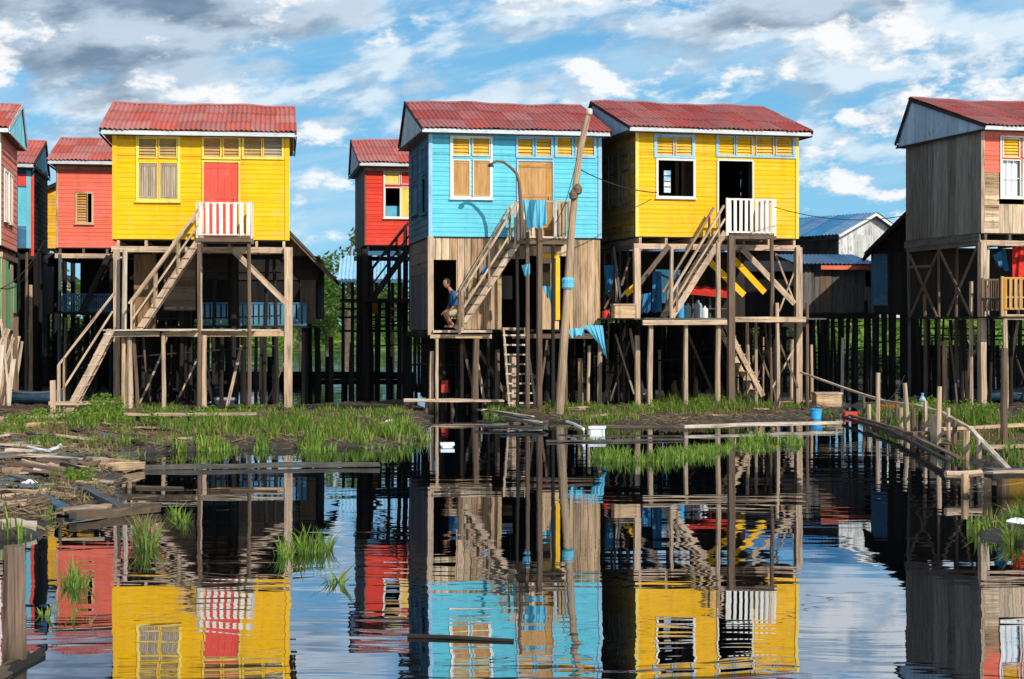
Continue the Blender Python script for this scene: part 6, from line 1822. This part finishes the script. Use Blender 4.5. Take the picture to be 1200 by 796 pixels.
p = G(262, 474, .1); p.z = tz(p.x, p.y); boxy(p, .6, .4, .2, 'greycan', 'grey washed-up tub under the left yellow house', 'tub', 'tub', R(10), None, tap=1.1)
p = G(519, 462, .4); p.z = .45; boxy(p, .36, .3, .34, 'redpl', 'dull red crate in the shade below the turquoise house', 'crate', 'crate', 0, None)
# blue barrel drum at the edge
p = G(956, 489, .05)
t_ = tag(empty('bucket', p), 'bright blue plastic bucket tub at the water edge', 'bucket')
mb = MB(); mb.lathe((0, 0, -.05), [(.12, 0), (.13, .02), (.15, .23), (.165, .235), (.165, .26), (.135, .26), (.12, .05)], 18); mb.build('body', M['bluepl'], t_, smooth=False)
mb = MB(); mb.path([(math.cos(a) * .16, -.05, .21 + math.sin(a) * .11) for a in [math.pi * i / 10 for i in range(11)]], .012, 5); mb.build('handle', M['wire'], t_)
p = G(1081, 480, .1)
t_ = tag(empty('water_jug', p + Vector((0, 0, .05))), 'pale blue water jug on the bank behind the boardwalk', 'jug')
mb = MB(); mb.lathe((0, 0, 0), [(.09, 0), (.10, .02), (.095, .14), (.10, .2), (.055, .28), (.035, .3), (.035, .34)], 14); mb.build('body', M['jug'], t_); mb = MB(); mb.lathe((0, 0, .34), [(.04, 0), (.04, .04), (.02, .05)], 10); mb.build('cap', M['bluepl'], t_)
# white rubbish
for (pts, lb, r) in (([(33, 524), (45, 527), (58, 528), (68, 525), (71, 522)], 'white curved plastic gutter piece lying on the left bank', .035), ([(664, 494), (673, 497), (684, 503)], 'white bent tube on the mud below the tarp', .03)):
    P_ = [G(*p, .16) for p in pts]; o = P_[0].copy(); mb = MB(); mb.path([p - o for p in P_], r, 6); tag(mb.build('plastic_pipe', M['whitepl'], None, loc=o), lb, 'pipe')
for (px, py, s_, lb) in ((457, 500, .17, 'crumpled white bag in the grass left of the dock'), (35, 568, .09, 'small white bag on the debris spit'), (803, 488, .08, 'scrap of white bag in the grass under the golden house'), (1193, 612, .10, 'white bag in the grass at the lower right edge')):
    p = G(px, py, .12); p.z = max(tz(p.x, p.y), 0) + .02; ph = random.uniform(0, 6)
    mb = MB(); mb.grid(lambda u, v: (math.cos(u * 6.283) * s_ * math.sin(v * 3.14) * (1.2 + .25 * math.sin(u * 19 + ph)), math.sin(u * 6.283) * s_ * .8 * math.sin(v * 3.14), s_ * .45 * (1 - math.cos(v * 3.14)) * (.75 + .2 * math.sin(u * 13 + v * 7 + ph))), 20, 8)
    tag(mb.build('plastic_bag', M['whitepl'], None, loc=p), lb, 'bag')

# ------------------------------------------------------------------ boats
def boat(c, L_, B__, H__, rz, mt, lb, z=.0, group=None):
    t_ = tag(empty('rowing_boat', (c.x, c.y, z), rz), lb, 'boat', group)
    mb = MB()
    def sec(u, v, inset=0):
        s_ = (u - .5) * 2; w_ = (B__ / 2 - inset) * (1 - abs(s_) ** 2.6) ** .8 + .01; sheer = H__ * (1 + .35 * s_ * s_)
        a = (v - .5) * math.pi
        return Vector(((u - .5) * L_, w_ * math.sin(a) ** 1 if True else 0, sheer * (1 - math.cos(a) ** .7 if math.cos(a) > 0 else 1) + inset))
    mb.grid(lambda u, v: sec(u, v), 22, 12); mb.grid(lambda u, v: sec(u, 1 - v, .03), 22, 12); mb.build('hull', M[mt], t_)
    for sgn in (0, 1):
        mb = MB(); mb.path([sec(i / 20, sgn) + Vector((0, 0, .01)) for i in range(21)], .025, 5); mb.build('gunwale', M['slate'], t_)
    for s_ in (-.22, .1, .32): mb = MB(); mb.beam((s_ * L_, -B__ * .42, H__ * .8), (s_ * L_, B__ * .42, H__ * .8), .18, .03, up=(0, 0, 1)); mb.build('thwart', M['grey'], t_)
p = G(1122, 466); boat(p, 2.6, .9, .42, R(160), 'boat', 'dark blue rowing boat pulled up under the grey flanked house', .10)
p = G(1160, 476); boat(p, 2.3, .8, .32, R(8), 'boat', 'second dark blue boat beached nearer, in front of the first', .12)
p = G(310, 452, .0); boat(p, 4.5, .9, .3, R(3), 'boatblk', 'low black canoe on the bright water seen under the left yellow house', .0)
p = G(215, 471, .1); boat(p, 2.2, .7, .3, R(-8), 'boatblk', 'black upturned-looking boat in the shade behind the plank bench', .12)
p = G(40, 474, .1); boat(p, 1.8, .7, .3, R(5), 'boat', 'dark boat between the leaning boards and the lower stairs', .12)
# pallet under the right house
t_ = tag(empty('pallet', Wp(1127, 437, 50)), 'pale slatted pallet propped under the grey flanked house', 'pallet')
mb = MB()
for i in range(6): mb.beam((-.3 + i * .115, 0, 0), (-.3 + i * .115, 0, .5), .08, .02, up=(0, 1, 0))
for z in (.06, .44): mb.beam((-.34, .02, z), (.32, .02, z), .03, .06)
mb.build('slats', M['tan'], t_)
for x in (-.3, .28): mb = MB(); mb.beam((x, .03, 0), (x, .03, -1.4), .05, .05, up=(0, 1, 0)); mb.build('leg', M['dark'], t_)

# ------------------------------------------------------------------ painted props under the golden house
for (x0, y0, x1, y1) in ((827, 302, 872, 346), (858, 302, 896, 343), (744, 336, 733, 345)):
    mb = MB(); mb.beam(Hr.L(x0, y0, .5), Hr.L(x1, y1, .5), .17, .04, up=(0, 1, 0)); Hr.part('yellow_brace', mb, M['yellow'])
for (x0, y0, x1, y1, mt) in ((719, 290, 727, 350, 'slate'), (722, 312, 722, 352, 'tan2'), (738, 302, 728, 335, 'brown'), (726, 330, 708, 362, 'brown'), (712, 345, 745, 372, 'brown'), (735, 340, 712, 366, 'grey'), (775, 322, 792, 330, 'brown'), (774, 372, 795, 322, 'brown')):
    mb = MB(); mb.beam(Hr.L(x0, y0, 1.2), Hr.L(x1, y1, 1.0), .06, .05, up=(0, 1, 0)); Hr.part('prop', mb, M[mt])

# ------------------------------------------------------------------ person in the doorway
YP = -.06
pr = tag(empty('person', Hb.o.matrix_basis @ Vector((0, 0, 0))), 'person in blue shirt and beige shorts crouching in a lower doorway of the turquoise house', 'person')
Mh = Matrix.Translation(Hb.O) @ Matrix.Rotation(Hb.yaw, 4, 'Z')
foot = Hb.L(527, 386, YP)
base_w = Mh @ Vector((foot.x, YP, CZ + .06)); pr.location = base_w; pr.rotation_euler = (0, 0, Hb.yaw)
def PP(px, py, dy): 
    v = Hb.L(px, py, YP); return Vector((v.x - foot.x, dy, v.z - (CZ + .06)))
def skin(name, nodes, edges, mt, parent, lev=2):
    me = bpy.data.meshes.new(name); me.from_pydata([tuple(n[0]) for n in nodes], edges, []); me.materials.append(M[mt])
    o = bpy.data.objects.new(name, me); o.parent = parent; link(o)
    sm = o.modifiers.new('skin', 'SKIN'); sm.use_smooth_shade = True
    sv_ = me.skin_vertices[0].data if me.skin_vertices else None
    if sv_ is None:
        import bmesh
        bm = bmesh.new(); bm.from_mesh(me); bm.verts.layers.skin.verify(); bm.to_mesh(me); bm.free(); sv_ = me.skin_vertices[0].data
    for i, n in enumerate(nodes): sv_[i].radius = (n[1], n[1]) if not isinstance(n[1], tuple) else n[1]
    sv_[0].use_root = True
    ss = o.modifiers.new('sub', 'SUBSURF'); ss.levels = lev; ss.render_levels = lev
    return o
hip = PP(535, 366, .0); chest = PP(531, 348, 0); neck = PP(527.5, 340, 0); head = PP(523.2, 332, 0)
skf, skb = -.13, .13
nodes = [(hip, (.14, .12)), (hip.lerp(chest, .5), (.13, .11)), (chest, (.15, .12)), (neck, .055), (neck.lerp(head, .5), .055)]
edges = [(0, 1), (1, 2), (2, 3), (3, 4)]
for s_, yy in ((0, skf), (1, skb)):
    k0 = len(nodes)
    hj = hip + Vector((0, yy * .75, -.02)); kn = PP(519 + 3 * s_, 367 - 2 * s_, yy * 1.1); an_ = PP(531 - 3 * s_, 382, yy * 1.1); he = PP(532 - 3 * s_, 385.2, yy * 1.1); toe = PP(524 - 3 * s_, 386, yy * 1.2)
    for z_ in (he, toe): z_.z = .035
    nodes += [(hj, .095), (kn, .062), (kn.lerp(an_, .35), .055), (an_, .037), (toe.lerp(he, .5), .036), (toe, .028)]
    edges += [(0, k0)] + [(k0 + i, k0 + i + 1) for i in range(5)]
    k0 = len(nodes)
    sh_ = PP(531, 343.5, yy * 1.3); el_ = PP(533 - 4 * s_, 357, yy * 1.7); wr = PP(526 - 2 * s_, 364, yy * 1.4); hd = PP(523 - 2 * s_, 366, yy * 1.3)
    nodes += [(sh_, .062), (el_, .043), (wr, .03), (hd, (.036, .022))]
    edges += [(2, k0), (k0, k0 + 1), (k0 + 1, k0 + 2), (k0 + 2, k0 + 3)]
    for f_ in range(5):
        k1 = len(nodes); d0 = (hd - wr).normalized(); sp_ = (f_ - 1.5) * .017
        if f_ < 4: a_ = hd + d0 * .035 + Vector((0, sp_, 0)); b_ = a_ + d0 * .03 + Vector((0, 0, -.012)); c_ = b_ + d0 * .014 + Vector((0, 0, -.026))
        else: a_ = hd + Vector((0, -.035 if s_ == 0 else .035, .0)); b_ = a_ + d0 * .03; c_ = b_ + d0 * .015 + Vector((0, 0, -.012))
        nodes += [(a_, .0095), (b_, .009), (c_, .0075)]; edges += [(k0 + 3, k1), (k1, k1 + 1), (k1 + 1, k1 + 2)]
body = skin('body', nodes, edges, 'skin', pr)
# head: shaped ellipsoid with nose, brow, chin; faces left, towards the light a little
import bmesh
def headmesh():
    bm = bmesh.new(); bmesh.ops.create_uvsphere(bm, u_segments=24, v_segments=18, radius=1)
    for v in bm.verts:
        x, y, z = v.co                            # face looks to -x
        fx = x; nz = z
        v.co = Vector((x * .098, y * .078 * (1 - .18 * max(0, -z)), z * .125))
        if x < -.3:
            if abs(y) < .22 and -.35 < z < .15: v.co.x -= .022 * (1 - abs(y) / .22) * (1 - abs(z + .2) / .4)
            if .12 < z < .35: v.co.x -= .006
            if abs(abs(y) - .38) < .16 and -.05 < z < .18: v.co.x += .010
            if -.62 < z < -.5 and abs(y) < .35: v.co.x += .006
            if z < -.7: v.co.x -= .012
    me = bpy.data.meshes.new('head'); bm.to_mesh(me); bm.free(); me.polygons.foreach_set('use_smooth', [True] * len(me.polygons)); return me
me = headmesh(); me.materials.append(M['skin']); ho = bpy.data.objects.new('head', me); ho.parent = pr; ho.location = head; ho.rotation_euler = (0, R(-12), R(25)); link(ho)
def sph(name, loc, r, mt, parent, sc_=(1, 1, 1), cut=None):
    bm = bmesh.new(); bmesh.ops.create_uvsphere(bm, u_segments=16, v_segments=12, radius=r)
    for v in bm.verts: v.co = Vector((v.co.x * sc_[0], v.co.y * sc_[1], v.co.z * sc_[2]))
    if cut: bmesh.ops.delete(bm, geom=[v for v in bm.verts if cut(v.co)], context='VERTS')
    if name == 'hair':
        for v in bm.verts: v.co *= 1 + random.uniform(-.04, .05)
    me = bpy.data.meshes.new(name); bm.to_mesh(me); bm.free(); me.materials.append(M[mt]); me.polygons.foreach_set('use_smooth', [True] * len(me.polygons))
    o = bpy.data.objects.new(name, me); o.parent = parent; o.location = loc; link(o)
sph('hair', (.010, 0, .016), .1, 'hair', ho, (1.08, .92, 1.22), lambda c: c.x < -.045 and c.z < .062 or c.z < -.055)
for s_ in (-1, 1):
    sph('ear', (.012, s_ * .078, -.008), .024, 'skin', ho, (.8, .35, 1.2)); sph('eye', (-.086, s_ * .029, .008), .012, 'wire', ho, (.5, 1, .7))
sph('mouth', (-.092, 0, -.062), .02, 'redpl', ho, (.25, 1, .25))
# clothing hugging the body
sn = [(hip + Vector((0, 0, .04)), (.165, .14)), (hip.lerp(chest, .5), (.15, .13)), (chest, (.172, .14)), (chest.lerp(neck, .62), (.10, .085))]
se = [(0, 1), (1, 2), (2, 3)]
for s_, yy in ((0, skf), (1, skb)):
    k0 = len(sn); sh_ = PP(531, 343.5, yy * 1.3); el_ = PP(533 - 4 * s_, 357, yy * 1.7)
    wr = PP(526 - 2 * s_, 364, yy * 1.4)
    sn += [(sh_, .08), (el_, .062), (el_.lerp(wr, .45), .05)]; se += [(2, k0), (k0, k0 + 1), (k0 + 1, k0 + 2)]
skin('shirt', sn, se, 'shirt', pr)
sn = [(hip, (.165, .15))]; se = []
for s_, yy in ((0, skf), (1, skb)):
    k0 = len(sn); hj = hip + Vector((0, yy * .75, -.02)); kn = PP(519 + 3 * s_, 367 - 2 * s_, yy * 1.1)
    sn += [(hj, .118), (hj.lerp(kn, .6), .098), (hj.lerp(kn, .92), .088)]; se += [(0, k0), (k0, k0 + 1), (k0 + 1, k0 + 2)]
skin('shorts', sn, se, 'shorts', pr)
